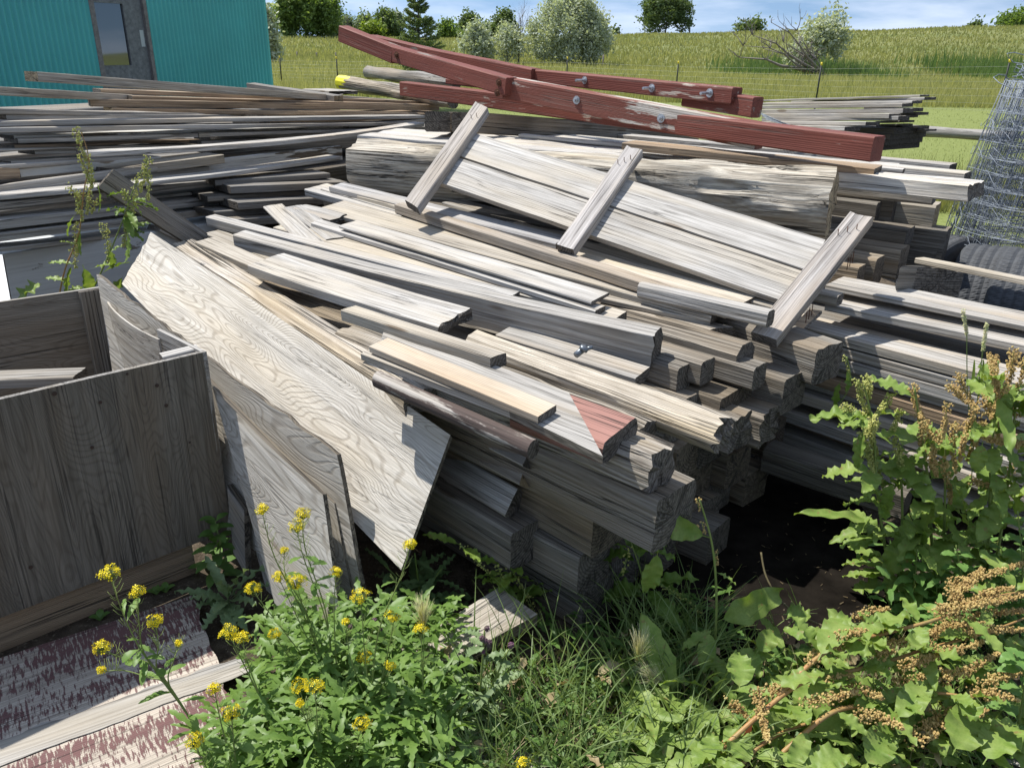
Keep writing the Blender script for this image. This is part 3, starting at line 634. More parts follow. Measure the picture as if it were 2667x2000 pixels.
# two posts beyond the left pile
G_P = 'round posts lying beyond the left pile'
def rlog(label, a, b, r, mat, **k):
    A, B = D(*a), D(*b); ex = (B - A).normalized(); s_ = UP.cross(ex).normalized(); n_ = ex.cross(s_)
    return timber('post', A - s_ * r - n_ * r, B - s_ * r - n_ * r, s_ * 2 * r, n_ * 2 * r, mat, label, 'post', G_P, rnd=1.0, ch=.01, rough=.005, **k)
pA = rlog('grey post with yellow painted tip, lying on the left pile', (895, 217, 8.2), (1180, 262, 7.0), .062, 'rough', tint=1.1, wob=.006)
cA, cB = D(884, 206, 8.22), D(912, 204, 8.1)
link_mesh('painted_tip', *tube_mesh([[D(887, 214.5, 8.23), D(917, 219.5, 8.1)]], .066, 12), plain('yellow_paint', (.75, .68, .03), .5), pA)
rlog('smooth grey pole end above the yellow-tipped post', (958, 189, 8.4), (1190, 216, 7.3), .055, 'grey', tint=.75, wob=.01)
fb('grey timber with square pale end on top of the left pile, beside the shed corner', D(642, 217, 7.0), D(870, 250, 6.4), .09, .075, 'grey', 'timber', 'timber', None, tint=.6, end='endlit')
fb('pale splintered slab lying right of the square-ended timber', D(790, 232, 7.6), D(862, 238, 7.2), .25, .03, 'pale', 'slab', 'slab', None, rag=.1, tint=.9)
# ================================================================== FAR STACK beyond the red beams
for i, (x1, y1, x2, y2, t, lab) in enumerate([
    (1984, 261, 2396, 248, 4, 'top lath of the far stack'), (2060, 264, 2408, 254, 6, 'second lath of the far stack with the farthest right end'),
    (1984, 268, 2376, 263, 6, 'third board of the far stack'), (1984, 276, 2350, 270, 8, 'fourth board of the far stack with square end'),
    (1984, 286, 2352, 284, 9, 'pale board in the middle of the far stack'), (1984, 296, 2316, 297, 10, 'board of the far stack with a knot hole near its end'),
    (1984, 308, 2340, 303, 9, 'long grey board low in the far stack'), (1984, 316, 2255, 318, 8, 'short board low in the far stack with a broken end'),
    (1984, 325, 2200, 330, 9, 'lowest sunlit board of the far stack')]):
    Ya, Yb = 7.6 - .06 * i, 6.4 - .05 * i
    fb(lab, D(x1, y1, Ya), D(x2, y2, Yb), .13, t * 7 / 2080. * 1.0, 'pale', 'board', 'board', G_FAR, tint=.85 + .05 * (i % 3))
for i, (x1, y1, x2, y2, t, lab) in enumerate([
    (2250, 280, 2384, 282, 8, 'short end poking out of the far stack, upper'), (2300, 296, 2390, 292, 7, 'flat pointed lath end right of the far stack'),
    (2300, 304, 2358, 300, 5, 'stubby white end under the pointed lath'), (2280, 316, 2350, 313, 5, 'white board end low in the far stack, upper of two'),
    (2282, 324, 2345, 322, 5, 'white board end low in the far stack, lower of two'), (2300, 330, 2390, 327, 6, 'bluish board end close to the gray ground pole'),
    (2300, 340, 2415, 337, 5, 'thin lath end touching the gray ground pole')]):
    fb(lab, D(x1, y1, 6.9), D(x2, y2, 6.5), .1, t * 6.6 / 2080., 'pale', 'board', 'board', G_FAR, tint=.95)
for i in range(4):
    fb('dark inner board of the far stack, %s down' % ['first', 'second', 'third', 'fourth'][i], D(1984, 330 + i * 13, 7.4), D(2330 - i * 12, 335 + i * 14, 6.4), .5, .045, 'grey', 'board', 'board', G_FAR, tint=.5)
fb('grey ground pole lying in the grass beyond the far stack', D(2330, 325, 10.5), D(2640, 345, 9.6), .13, .12, 'grey', 'pole', 'pole', None, rnd=1, ch=.01, tint=.85, wob=.01)
# ================================================================== RIGHT-HAND STACK
fA, fB = Z(2252, 893, .62), Z(2667, 1002, .62); uf = (fB - fA).normalized(); wf = UP.cross(uf).normalized(); wf = wf if wf.y > 0 else -wf
def rs(label, fr_, z, s0, s1, w_, t, mat='grey', **k):   # fr_: how far behind the stack face
    base = fA + wf * fr_; base = Vector((base.x, base.y, z)); return timber('plank', base + uf * s0, base + uf * s1, wf * w_, -UP * t, mat, label, 'plank', G_RIGHT, ch=.003, rough=.0015, **k)
def rs2(label, a, b, c, d, z, mat='grey', **k):
    A, B = Z(*a, z), Z(*b, z); ex = (B - A).normalized(); wd = UP.cross(ex).normalized(); wd = wd if wd.y > 0 else -wd
    w_ = abs((Z(*c, z) - A).dot(wd)); B = B + ex * .5
    t = max(.02, -(onplane(*d, A, wd) - A).z)
    return timber('plank', A, B, wd * w_, -UP * t, mat, label, 'plank', G_RIGHT, ch=.003, rough=.0015, **k)
rs2('top plank of the right-hand stack, under the dark block', (2150, 742), (2667, 848), (2450, 768), (2400, 808), .745, tint=1.1)
rs2('second plank of the right-hand stack with rusty nail marks', (2150, 790), (2667, 898), (2450, 812), (2667, 921), .70, tint=1.12)
rs('third plank of the right-hand stack with a bright sunlit top', 0, .62, -.8, .9, .16, .036, tint=1.15)
names = ['fourth', 'fifth', 'sixth', 'seventh', 'eighth', 'ninth', 'tenth', 'eleventh', 'twelfth', 'thirteenth']
zz = .578; rr = random.Random(8)
for i, nme in enumerate(names):
    t = [.04, .045, .04, .05, .038, .045, .04, .05, .05, .05][i]
    rs('%s plank down in the face of the right-hand stack' % nme, [.0, -.012, .02, -.015, .03, -.03, -.012, -.045, .04, -.03][i], zz, (-.95 if i != 6 else -.02) + rr.uniform(-.1, .1), .95, .2, t - .004,
       ['grey', 'grey', 'pale', 'brown', 'pale', 'grey', 'pale', 'grey', 'brown', 'grey'][i], tint=[1.05, .95, 1.05, .9, 1.05, 1.1, 1.0, 1.0, 1.1, 1.0][i])
    zz -= t
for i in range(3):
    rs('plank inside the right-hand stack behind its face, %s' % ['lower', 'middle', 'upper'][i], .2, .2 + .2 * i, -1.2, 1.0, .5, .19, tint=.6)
tie('square timber on the soil at the foot of the right-hand stack', (2360, 1290), .24, .1, .1, .5, yaw=90 - 86, tint=.8)
fb('thin sunlit plank resting on the dark block at the right edge', D(2384, 672, 3.25), D(2700, 734, 2.75), .05, .022, 'tan', 'plank', 'plank', None, tint=1.0)
pb('short dark block standing on the top plank of the right-hand stack', D(2392, 692, 3.05), D(2348, 690, 3.0), D(2512, 712, 3.25), D(2374, 757, 3.03), 'tie', 'block', 'block', None, ch=.012, rough=.005, tint=1.1)
# ================================================================== plywood box (left foreground)
bz = .75
FL, FR = Z(0, 1040, bz), Z(536, 916, bz); fd = (FR - FL).normalized(); FL2 = FL - fd * .35; fn = Vector((fd.y, -fd.x, 0))
box = empty('plywood_box', Vector((FL.x, FL.y, 0)), 'open-topped box of dark weathered plywood, standing at the left edge', 'box')
lowz = .13
sheet('front_wall', None, (FR - UP * (bz - lowz), FR, FL2, FL2 - UP * (bz - lowz)), .016, 'plydk', None, parent=box, n=(12, 14), edge='pale', tint=.62)
bb0, bb1 = FL2 - fn * .03, FR - fn * .03
timber('base_board', Vector((bb0.x, bb0.y, .15)), Vector((bb1.x, bb1.y, .15)) - fd * .12, -fn * .038, -UP * .15, 'brown', parent=box, tint=.8)
BL_, BR_ = Z(-120, 805, bz), Z(266, 748, bz)
sheet('back_wall', None, (BL_, BR_, BR_ - UP * bz, BL_ - UP * bz), .014, 'plydk', None, parent=box, n=(10, 10), edge='pale', tint=.85)
q0, q1 = BR_ - fn * -.01, BR_
pc = Z(203, 759, bz - .002) + fn * .02; pe = Z(268, 748, bz - .002) + fn * .02
timber('corner_post', pc - UP * bz, pc, pe - pc, -fn * .04, 'tie', parent=box, tint=1.0)
timber('rail', Z(-60, 992, .55), Z(190, 982, .55), Vector((.0, .09, 0)), -UP * .035, 'grey', parent=box, tint=.8)
# warped side veneers
v0, v1 = Z(278, 787, bz - .03), Z(412, 884, bz - .03)
sheet('side_wall', 'curled light brown side veneer', (v0, v1, v1 - UP * .6, v0 - UP * .6), .006, 'tan', None, parent=box, n=(8, 8), curl=.02, tint=.95, edge='pale')
v2, v3 = Z(408, 858, bz - .005), FR - fd * .01
sheet('side_wall', None, (v2, v3, v3 - UP * .6, v2 - UP * .6), .012, 'grey', None, parent=box, n=(5, 6), tint=.8, edge='grey')
cb0, cb1 = Z(424, 930, bz - .004), Z(521, 906, bz - .004)
timber('corner_block', cb0, cb1, (Z(512, 898, bz - .004) - cb1) * 1.2, -UP * .06, 'pale', parent=box, tint=1.1, rag=.01)
kn = [(452, 853), (261, 1048), (331, 974), (409, 1004), (142, 1025), (433, 1056), (240, 1165), (494, 1152), (80, 1477)]
knm = plain('dark_knot', (.045, .025, .016), .8)
for (x, y) in kn[1:]:
    p = onplane(x, y, FR + fn * .002, fn); a, b = tube_mesh([[p, p + fn * .0012]], .0035 + .003 * ((x * 7 + y) % 10) / 10, 9); link_mesh('knot', a, b, knm, box)

# ================================================================== big plywood sheet and the leaning panels
G_S = 'plywood sheets leaning between the box and the pile'
sheet('plywood_sheet', 'big pale plywood sheet with swirling grain lying on the front of the pile', (D(392, 604, 3.28), D(1173, 1133, 2.04), D(1045, 1484, 1.86), D(316, 738, 3.05)), .016, 'ply', group=G_S, n=(40, 14), rag=.012, ragside='l', tint=1.06, curl=.012)
sheet('plywood_sheet', 'long plywood panel with a clipped corner, leaning under the big pale sheet', (D(251, 714, 2.85), D(878, 1182, 2.02), D(962, 1640, 1.82), D(330, 1190, 2.55)), .016, 'ply', group=G_S, n=(30, 14), rag=.01, ragside='t', tint=.84, curl=.01)
sheet('plywood_sheet', 'narrow dark panel edge between the clipped panel and the front one', (D(540, 985, 2.35), D(870, 1311, 1.98), D(935, 1640, 1.82), D(700, 1560, 2.05)), .014, 'ply', group=G_S, n=(20, 10), tint=.8, curl=.01)
sheet('plywood_sheet', 'sunlit tan plywood panel foremost beside the box corner', (D(552, 1006, 2.24), D(840, 1288, 1.93), D(893, 1660, 1.74), D(735, 1640, 1.86)), .016, 'ply', group=G_S, n=(22, 12), tint=.92, curl=.012)
sheet('board', 'dark pointed board end in the gap right of the box', (D(592, 1262, 2.2), D(636, 1330, 2.12), D(640, 1500, 2.05), D(608, 1440, 2.12)), .02, 'grey', 'board', None, n=(3, 6), tint=.7)
# ================================================================== ground sheet with maroon paint
ms = sheet('plywood_sheet', 'flat plywood sheet with flaking maroon paint lying on the ground at lower left', (Z(-260, 1800, .035), Z(505, 1548, .035), Z(720, 2120, .035), Z(-260, 2500, .035)), .018, 'maroon', group=None, n=(30, 20), rag=.02, ragside='r')
st = sheet('bare_strip', 'bare pale strip without paint', (Z(-200, 1990, .0385), Z(632, 1708, .0385), Z(650, 1752, .0385), Z(-200, 2070, .0385)), .002, 'pale', None, parent=ms, n=(30, 3), rag=.012, ragside='tb', edge='pale', tint=.80)
# boards in the weeds
sheet('board', 'tan plank lying on the soil below the growth-ring timber', (Z(1008, 1712, .11), Z(1300, 1528, .13), Z(1400, 1598, .13), Z(1178, 1722, .11)), .04, 'tan', 'board', None, n=(10, 5), tint=.9)
sheet('board', 'weathered board half buried in weeds at the bottom edge', (Z(1190, 1925, .03), Z(1480, 1950, .03), Z(1500, 2040, .03), Z(1180, 2040, .03)), .03, 'pale', 'board', None, n=(8, 4), tint=1.0)
sheet('board', 'small white board scrap among the yellow flowers', (Z(820, 1862, .05), Z(900, 1868, .05), Z(885, 1925, .03), Z(808, 1915, .03)), .02, 'pale', 'board', None, n=(4, 3), tint=1.15)
sheet('board', 'grey board scrap at the lower right corner', (Z(2560, 1890, .05), Z(2720, 1930, .05), Z(2700, 2010, .03), Z(2540, 1960, .03)), .02, 'grey', 'board', None, n=(4, 3), tint=1.0)
# pale debris behind the tyres
sheet('board', 'pale warped board on the ground under the wire roll', (D(2520, 640, 4.2), D(2760, 690, 3.9), D(2740, 740, 3.6), D(2530, 680, 3.8)), .03, 'pale', 'board', None, n=(8, 4), tint=1.2)
# hose clamp and latch between timbers
V, F = tube_mesh([[M(1500, 925, .12), M(1525, 905, .13)], [M(1518, 912, .13), M(1524, 904, .14)], [M(1529, 908, .12), M(1542, 905, .12)]], [.010, .014, .006], 10)
tag(link_mesh('hose_fitting', V, F, plain('grey_fitting', (.16, .18, .2), .4, .6), None, smooth=True), 'small grey metal fitting caught between the beam and the bleached timber', 'fitting')
# ================================================================== tyres
rub = plain('tyre_rubber', (.05, .054, .06), .75, 0, 30, .25)
def tyre(label, c, axis, r, w_, rim=False):
    axis = axis.normalized(); a = axis.cross(UP).normalized(); b = a.cross(axis)
    rootm = Matrix.Translation(c) @ Matrix((a, b, axis)).transposed().to_4x4()
    t = empty('tyre', c, label, 'tyre', 'old tyres behind the right-hand stack')
    prof = [(.60, -.36), (.72, -.47), (.86, -.5), (.95, -.47), (.985, -.42)]
    prof = prof + [(1.0, -.38 + .76 * i / 12) for i in range(13)] + [(p, -q) for p, q in reversed(prof)]
    n = 300; V, F = [], []
    for i in range(n):
        an = 2 * math.pi * i / n
        for j, (pr, pz) in enumerate(prof):
            rr_ = pr * r
            if 5 <= j <= 17:
                jj = j - 5
                if jj in (3, 6, 9): rr_ -= .006
                elif ((i + (jj % 3)) % 4) == 0: rr_ -= .0028
            V.append(rootm @ Vector((math.cos(an) * rr_, math.sin(an) * rr_, pz * w_)))
    m_ = len(prof)
    for i in range(n):
        for j in range(m_ - 1):
            F.append((i * m_ + j, ((i + 1) % n) * m_ + j, ((i + 1) % n) * m_ + j + 1, i * m_ + j + 1))
    link_mesh('tread', V, F, rub, t)
    V, F = [], []; pr2 = [(.60, -.36), (.55, -.30), (.52, 0), (.55, .30), (.60, .36)]
    for i in range(48):
        an = 2 * math.pi * i / 48
        for pr, pz in pr2: V.append(rootm @ Vector((math.cos(an) * pr * r, math.sin(an) * pr * r, pz * w_)))
    for i in range(48):
        for j in range(4): F.append((i * 5 + j, ((i + 1) % 48) * 5 + j, ((i + 1) % 48) * 5 + j + 1, i * 5 + j + 1))
    link_mesh('rim' if rim else 'bead', V, F, plain('grey_rim', (.3, .31, .32), .5, .6) if rim else rub, t, smooth=True)
tyre('tyre lying highest, only its dark curved shoulder showing behind the block', D(2468, 762, 4.25), Vector((.35, -.9, .1)), .31, .19)
tyre('tyre in the middle with its tread turned to the camera', D(2548, 806, 3.72), Vector((.76, -.63, .06)), .31, .22)
tyre('tyre nearest the right edge, its grey rim showing', D(2652, 826, 3.48), Vector((.76, -.63, .06)), .31, .22, True)
# ================================================================== wire mesh roll
mc = D(2690, 700, 4.15); mc.z = .30; th = D(2640, 150, 4.6).z
def ringpt(u, turn, zf):
    rad = (.42 - .016 * turn) * (1.18 - .12 * zf) * (1 + .05 * mn.noise(Vector((u * 1.3, turn * 2.0, zf * 2))))
    return Vector((mc.x + .17 * zf + math.cos(u) * rad, mc.y + .1 + math.sin(u) * rad, mc.z - .3 + zf * (th + .0)))
roll = empty('wire_roll', Vector((mc.x, mc.y, 0)), 'standing roll of galvanised wire mesh fence at the right edge', 'wire roll')
paths = []; rr = random.Random(4); turns = 9.5
for k in range(21):
    zf = k / 20 * .93; pts = []; n = int(turns * 30)
    for i in range(n + 1):
        u = -2.0 + 2 * math.pi * turns * i / n; tn = turns * i / n
        pts.append(ringpt(u, tn, zf + .012 * mn.noise(Vector((u, k * 3.1, 0)))))
    paths.append(pts)
tubes('line_wire', paths, .0017, steel, roll, 4)
paths = []
for i in range(int(turns * 2 * math.pi * .42 / .06)):
    tn = i / (2 * math.pi * .42 / .06); u = -2.0 + 2 * math.pi * tn
    paths.append([ringpt(u + .03 * mn.noise(Vector((i * .9, z_ * 3, 1))), tn, z_ / 6 * .93) for z_ in range(7)])
tubes('stay_wire', paths, .0014, steel, roll, 3)
paths = []
for k in range(7):
    zf = .93 + rr.uniform(-.03, .09); r0 = rr.uniform(.7, 1.08); pts = []
    for i in range(40):
        u = i / 39 * rr.uniform(4.4, 4.8) * 1.3 + k; p = ringpt(u, 1, min(zf, .96)); cxy = Vector((mc.x + .17, mc.y + .1, 0))
        p = Vector((cxy.x + (p.x - cxy.x) * r0 * (1 + .12 * math.sin(i * .9 + k)), cxy.y + (p.y - cxy.y) * r0, (zf - .02) * th + .03 * math.sin(i * .8 + k * 2)))
        pts.append(p)
    paths.append(pts)
tubes('loose_wire', paths, .0022, steel, roll, 4)
paths = []
for k in range(420):     # bent, tangled strands inside the roll
    u = rr.uniform(0, 6.28); zf = rr.uniform(.03, .9); tn = rr.uniform(0, 9); pts = []
    for i in range(9): pts.append(ringpt(u + i * .12, tn + rr.uniform(-.6, .6), zf + .02 * math.sin(i * 1.3 + k) + rr.uniform(-.012, .012)))
    paths.append(pts)
tubes('tangled_wire', paths, .0016, steel, roll, 3)
# tangled strands near the red beam end
paths = []
for k in range(6): paths.append([D(1975 + k * 4, 292 + k * 4, 5.2), D(2020 + k * 6, 312 + k * 3, 5.0), D(2090 + k * 5, 340, 4.9)])
tubes('wire_bundle', paths, .002, steel, None, 4, 'bundle of thin wires lying behind the end of the lowest red beam', 'wire')
# ================================================================== teal shed
SA, SB = Vector((-.60 * 8.6, 8.6, 0)), D(708, 215, 12.3); SB = Vector((SB.x, SB.y, 0)); sx = (SB - SA).normalized(); SA = SA - sx * 1.6
sn = Vector((sx.y, -sx.x, 0)); slen = (SB - SA).length; SH = 2.75
shed = empty('metal_shed', SA, 'teal corrugated metal shed with a grey glazed door', 'shed')
tealm = plain('teal_painted_metal', (.07, .40, .40), .42, .0, 1.2, .10, spec=.5)
def swall(x):   # distance along the wall of picture column x at horizon height
    d = ray(x, 120); d.z = 0; # intersect with wall line
    a = SA - Vector((0, 0, 0)); den = d.x * sx.y - d.y * sx.x
    return (a.y * d.x - a.x * d.y) / -den if abs(den) > 1e-9 else 0
def wallcol(x):
    lo, hi = 0, slen
    for _ in range(40):
        m_ = (lo + hi) / 2; q = SA + sx * m_ + UP * 1.3 - O; Fd = q.y * cP - q.z * sP
        X = 1333.5 + FPX * (cR * q.x / Fd + sR * (q.y * sP + q.z * cP) / Fd)
        if X < x: lo = m_
        else: hi = m_
    return (lo + hi) / 2
dl, dr = wallcol(257), wallcol(402)
def corr(name, o0, dirv, nv, l0, l1, z0_, z1_, par):
    n = int((l1 - l0) / .0085); V, F = [], []
    for i in range(n + 1):
        s = l0 + (l1 - l0) * i / n; ph = s / .068 * 2 * math.pi; off = .015 * math.sin(ph) + .003 * math.sin(ph / 8.8)
        for z_ in (z0_, z1_): V.append(o0 + dirv * s + nv * off + UP * z_)
    for i in range(n): F.append((2 * i, 2 * i + 2, 2 * i + 3, 2 * i + 1))
    link_mesh(name, V, F, tealm, par, smooth=True)
corr('wall', SA, sx, sn, 0, dl, 0, SH, shed); corr('wall', SA, sx, sn, dr, slen, 0, SH, shed); corr('wall', SA, sx, sn, dl, dr, 2.15, SH, shed)
corr('side_wall', SB, -sn, sx, 0.0, 3.0, 0, SH, shed)
V, F = box_mesh(SB - sx * .03 + sn * .012, sx * .045, -sn * .05, UP * SH); link_mesh('corner_trim', V, F, tealm, shed)
rfm = plain('grey_metal_roof', (.35, .37, .38), .4, .6, 5, .1)
V, F = box_mesh(SA - sx * .2 + sn * .25 + UP * SH, sx * (slen + .4), -sn * 3.6 + UP * .5, UP * .04); link_mesh('roof', V, F, rfm, shed)
dgrey = plain('weathered_door_paint', (.14, .145, .16), .7, 0, 22, .35, .3)
fgrey = plain('weathered_door_frame', (.17, .155, .155), .8, 0, 30, .3, .3)
dark = plain('dark_room', (.02, .02, .02), .9)
dw = dr - dl
def dbox(name, a, b, z0_, z1_, f0, f1, mat, par):
    V, F = box_mesh(SA + sx * (dl + a) + sn * f0 + UP * z0_, sx * (b - a), sn * (f1 - f0), UP * (z1_ - z0_)); return link_mesh(name, V, F, mat, par)
dbox('door_frame', 0, .065, 0, 2.15, -.06, .015, fgrey, shed); dbox('door_frame', dw - .05, dw, 0, 2.15, -.06, .015, fgrey, shed); dbox('lintel', .065, dw - .05, 2.09, 2.15, -.06, .014, fgrey, shed)
E1 = wallcol(272) - dl; E2 = wallcol(347) - dl
door = dbox('door', .067, dw - .052, .12, 1.02, -.055, -.02, dgrey, shed)
dbox('stile', .067, E1, 1.022, 2.085, -.055, -.02, dgrey, door); dbox('stile', E2, dw - .052, 1.022, 2.085, -.055, -.02, dgrey, door)
pz0 = 1.30; dbox('rail', E1, E2, 1.022, pz0, -.053, -.018, dgrey, door); dbox('ledge', E1, E2, pz0 - .17, pz0 - .155, -.018, -.006, plain('peeled_white_paint', (.5, .52, .5), .7, 0, 60, .5), door)
dbox('rail', E1, E2, 1.95, 2.085, -.053, -.018, dgrey, door)
gm, gnt, gb = newmat('door_glass'); gb.inputs['Base Color'].default_value = (.02, .025, .03, 1); gb.inputs['Roughness'].default_value = .03; gb.inputs['Specular IOR Level'].default_value = 1.0
gb.inputs['IOR'].default_value = 1.8
dbox('window_pane', E1, E2, pz0, 1.95, -.045, -.04, gm, door)
dbox('paper_patch', dw - .13, dw - .075, 1.50, 1.68, -.0195, -.018, plain('faded_paper', (.42, .45, .48), .8), door)
dbox('room_back', .0, dw, 0, 2.1, -.3, -.29, dark, shed)
# ================================================================== terrain
def sm(x): x = max(0., min(1., x)); return x * x * (3 - 2 * x)
ZT = [(-1.0, 1.5), (-.45, 1.5), (-.25, 1.9), (-.05, 2.0), (.05, 2.6), (.18, 3.1), (.35, 3.9), (.55, 4.9), (.75, 5.1), (1.4, 5.2)]
def zcrest(a):
    for (a0, z0_), (a1, z1_) in zip(ZT, ZT[1:]):
        if a <= a1: return z0_ + (z1_ - z0_) * sm((a - a0) / (a1 - a0))
    return ZT[-1][1]
def terr(x, y):
    if y < 9: return 0.0
    a = x / max(y, 1.)
    z = zcrest(a) * (.85 * sm((y - 62) / 62) + .15 * sm((y - 40) / 90)) + .25 * mn.noise(Vector((x * .03, y * .03, 0))) * sm((y - 30) / 40)
    z += -.35 * sm((y - 45) / 12) * (1 - sm((y - 66) / 10)) * sm((a - .1) / .2)
    if y > 135: z -= (y - 135) * .03
    return z
ys = [-6, -2, 0, 1, 2, 3, 4, 6, 8, 9] + [9 * (1.045 ** i) for i in range(1, 73)] + [260, 400, 700, 1200]
us = [i / 40 for i in range(-60, 61)]
V, F = [], []
for y in ys:
    for u in us:
        x = u * (abs(y) * 1.2 + 9); V.append((x, y, terr(x, y)))
nu = len(us)
for i in range(len(ys) - 1):
    for j in range(nu - 1): F.append((i * nu + j, i * nu + j + 1, (i + 1) * nu + j + 1, (i + 1) * nu + j))
gmat, gnt, gb = newmat('ground'); g = G(gnt)
gp = g.n('ShaderNodeTexCoord').outputs['Object']; sep = g.n('ShaderNodeSeparateXYZ'); g.l(gp, sep.inputs[0])
n1 = g.noise(gp, .9, 6, .65); n2 = g.noise(gp, 14, 6, .7); n3 = g.noise(g.vm('MULTIPLY', gp, (.035, .16, 1)), 1, 5, .6); n4 = g.noise(gp, 90, 3, .6)
soil = g.mix(g.mapr(n2, .35, .68), (.045, .034, .024), (.17, .135, .095)); soil = g.mix(g.mapr(n4, .58, .7), soil, (.30, .25, .18))
soil = g.mix(g.mapr(n1, .4, .65, .55, 0), soil, (.03, .023, .017))
gr = g.mix(g.mapr(n3, .38, .64), (.15, .17, .062), (.25, .24, .11)); gr = g.mix(g.mapr(n2, .4, .65, .5, 0), gr, (.07, .11, .022))
gr = g.mix(g.mapr(n1, .55, .7, 0, .5), gr, (.25, .235, .10))
lawn = g.mix(g.mapr(n2, .35, .65), (.15, .185, .05), (.22, .245, .085))
far = g.mix(g.mapr(sep.outputs[1], 24, 30), lawn, gr)
g.l(g.mix(g.mapr(g.math('ADD', sep.outputs[1], g.math('MULTIPLY', n1, 2.0)), 7.0, 8.2), soil, far), gb.inputs['Base Color'])
gb.inputs['Roughness'].default_value = .95; gb.inputs['Specular IOR Level'].default_value = .1
b_ = g.n('ShaderNodeBump'); b_.inputs['Strength'].default_value = .8; b_.inputs['Distance'].default_value = .03; g.l(n2, b_.inputs['Height']); g.l(b_.outputs[0], gb.inputs['Normal'])
tag(link_mesh('ground', V, F, gmat, None, smooth=True), kind='structure')
mm = plain('painted_hollow_shade', (.011, .009, .007), .95, 0, 9, .6, .8, .05)  # near-black sheet: deep shade of the hollow painted over the soil
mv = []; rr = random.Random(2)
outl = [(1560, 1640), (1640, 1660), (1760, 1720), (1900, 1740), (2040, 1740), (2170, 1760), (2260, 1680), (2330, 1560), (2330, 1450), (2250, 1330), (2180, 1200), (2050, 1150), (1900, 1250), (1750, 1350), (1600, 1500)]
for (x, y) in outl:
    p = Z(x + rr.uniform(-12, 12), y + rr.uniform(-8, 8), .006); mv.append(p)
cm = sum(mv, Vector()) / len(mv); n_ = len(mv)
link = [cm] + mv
tag(link_mesh('hollow_shade_sheet', link, [(0, i + 1, (i + 1) % n_ + 1) for i in range(n_)], mm), kind='structure')
# ------------------------------------------------------------------ distant grass as upright blades
rng = np.random.default_rng(3)
def blades(name, n, y0, y1, h0, h1, wpx, mat, kind='stuff', amin=-.62, amax=.75, bend=.35, ypow=1.0, clump=None, label=None, cat=None):
    y = 1 / (1 / y1 + (1 / y0 - 1 / y1) * rng.random(n) ** ypow); a = amin + (amax - amin) * rng.random(n); x = a * y
    if clump is not None:
        keep = clump(x, y); x, y = x[keep], y[keep]; n = len(x)
    zt = np.array([terr(float(p), float(q)) for p, q in zip(x, y)])
    h = h0 + (h1 - h0) * rng.random(n); wd_ = wpx * y / 870. * (.6 + .8 * rng.random(n)); th_ = rng.random(n) * np.pi
    dx, dy = np.cos(th_) * wd_, np.sin(th_) * wd_ * .5; bx, by = (rng.random(n) - .5) * h * bend * 2, (rng.random(n) - .5) * h * bend
    Vv = np.stack([np.stack([x - dx, y - dy, zt - .05], 1), np.stack([x + dx, y + dy, zt - .05], 1), np.stack([x + bx, y + by, zt + h], 1)], 1).reshape(-1, 3)
    o = np_mesh(name, Vv, np.arange(len(Vv)).reshape(-1, 3), mat, None, n=3); tag(o, label, cat, kind=kind); return o
gA = leafmat('field_grass', (.27, .29, .115), (.40, .39, .20), .5, .5, .6); gB = leafmat('dry_grass', (.56, .52, .27), (.46, .45, .2), .45, .6, .7)
gC = leafmat('reed_green', (.12, .20, .075), (.18, .26, .10), .45, .4, .5); gD = leafmat('lawn_grass', (.17, .21, .06), (.25, .27, .09), .25, .8, .5)
blades('field_grass', 80000, 26, 64, .12, .34, .55, gA)
blades('dry_grass', 34000, 26, 66, .2, .5, .4, gB)
blades('hill_grass', 60000, 64, 134, .15, .42, .8, gA)
blades('hill_dry_grass', 22000, 70, 134, .2, .42, .6, gB, clump=lambda x, y: (np.sin(y * .33 + x * .03) + .6 * np.sin(x * .05 + 2)) > .25)
blades('reeds', 13000, 57, 74, .5, 1.5, .6, gC, amin=.22, amax=.75, clump=lambda x, y: (x / y > .22 + .13 * rng.random(len(x))) & (np.sin(x * .35 + 1) + np.sin(x * .13) + .2 * np.sin(y * 2) > -1.15 + .8 * rng.random(len(x))))
blades('lawn_grass', 40000, 8.5, 27, .015, .045, .5, gD)
# grass tufts by the ground pole
blades('tall_grass', 2600, 8.6, 10.4, .15, .5, .8, gA, amin=.42, amax=.72)
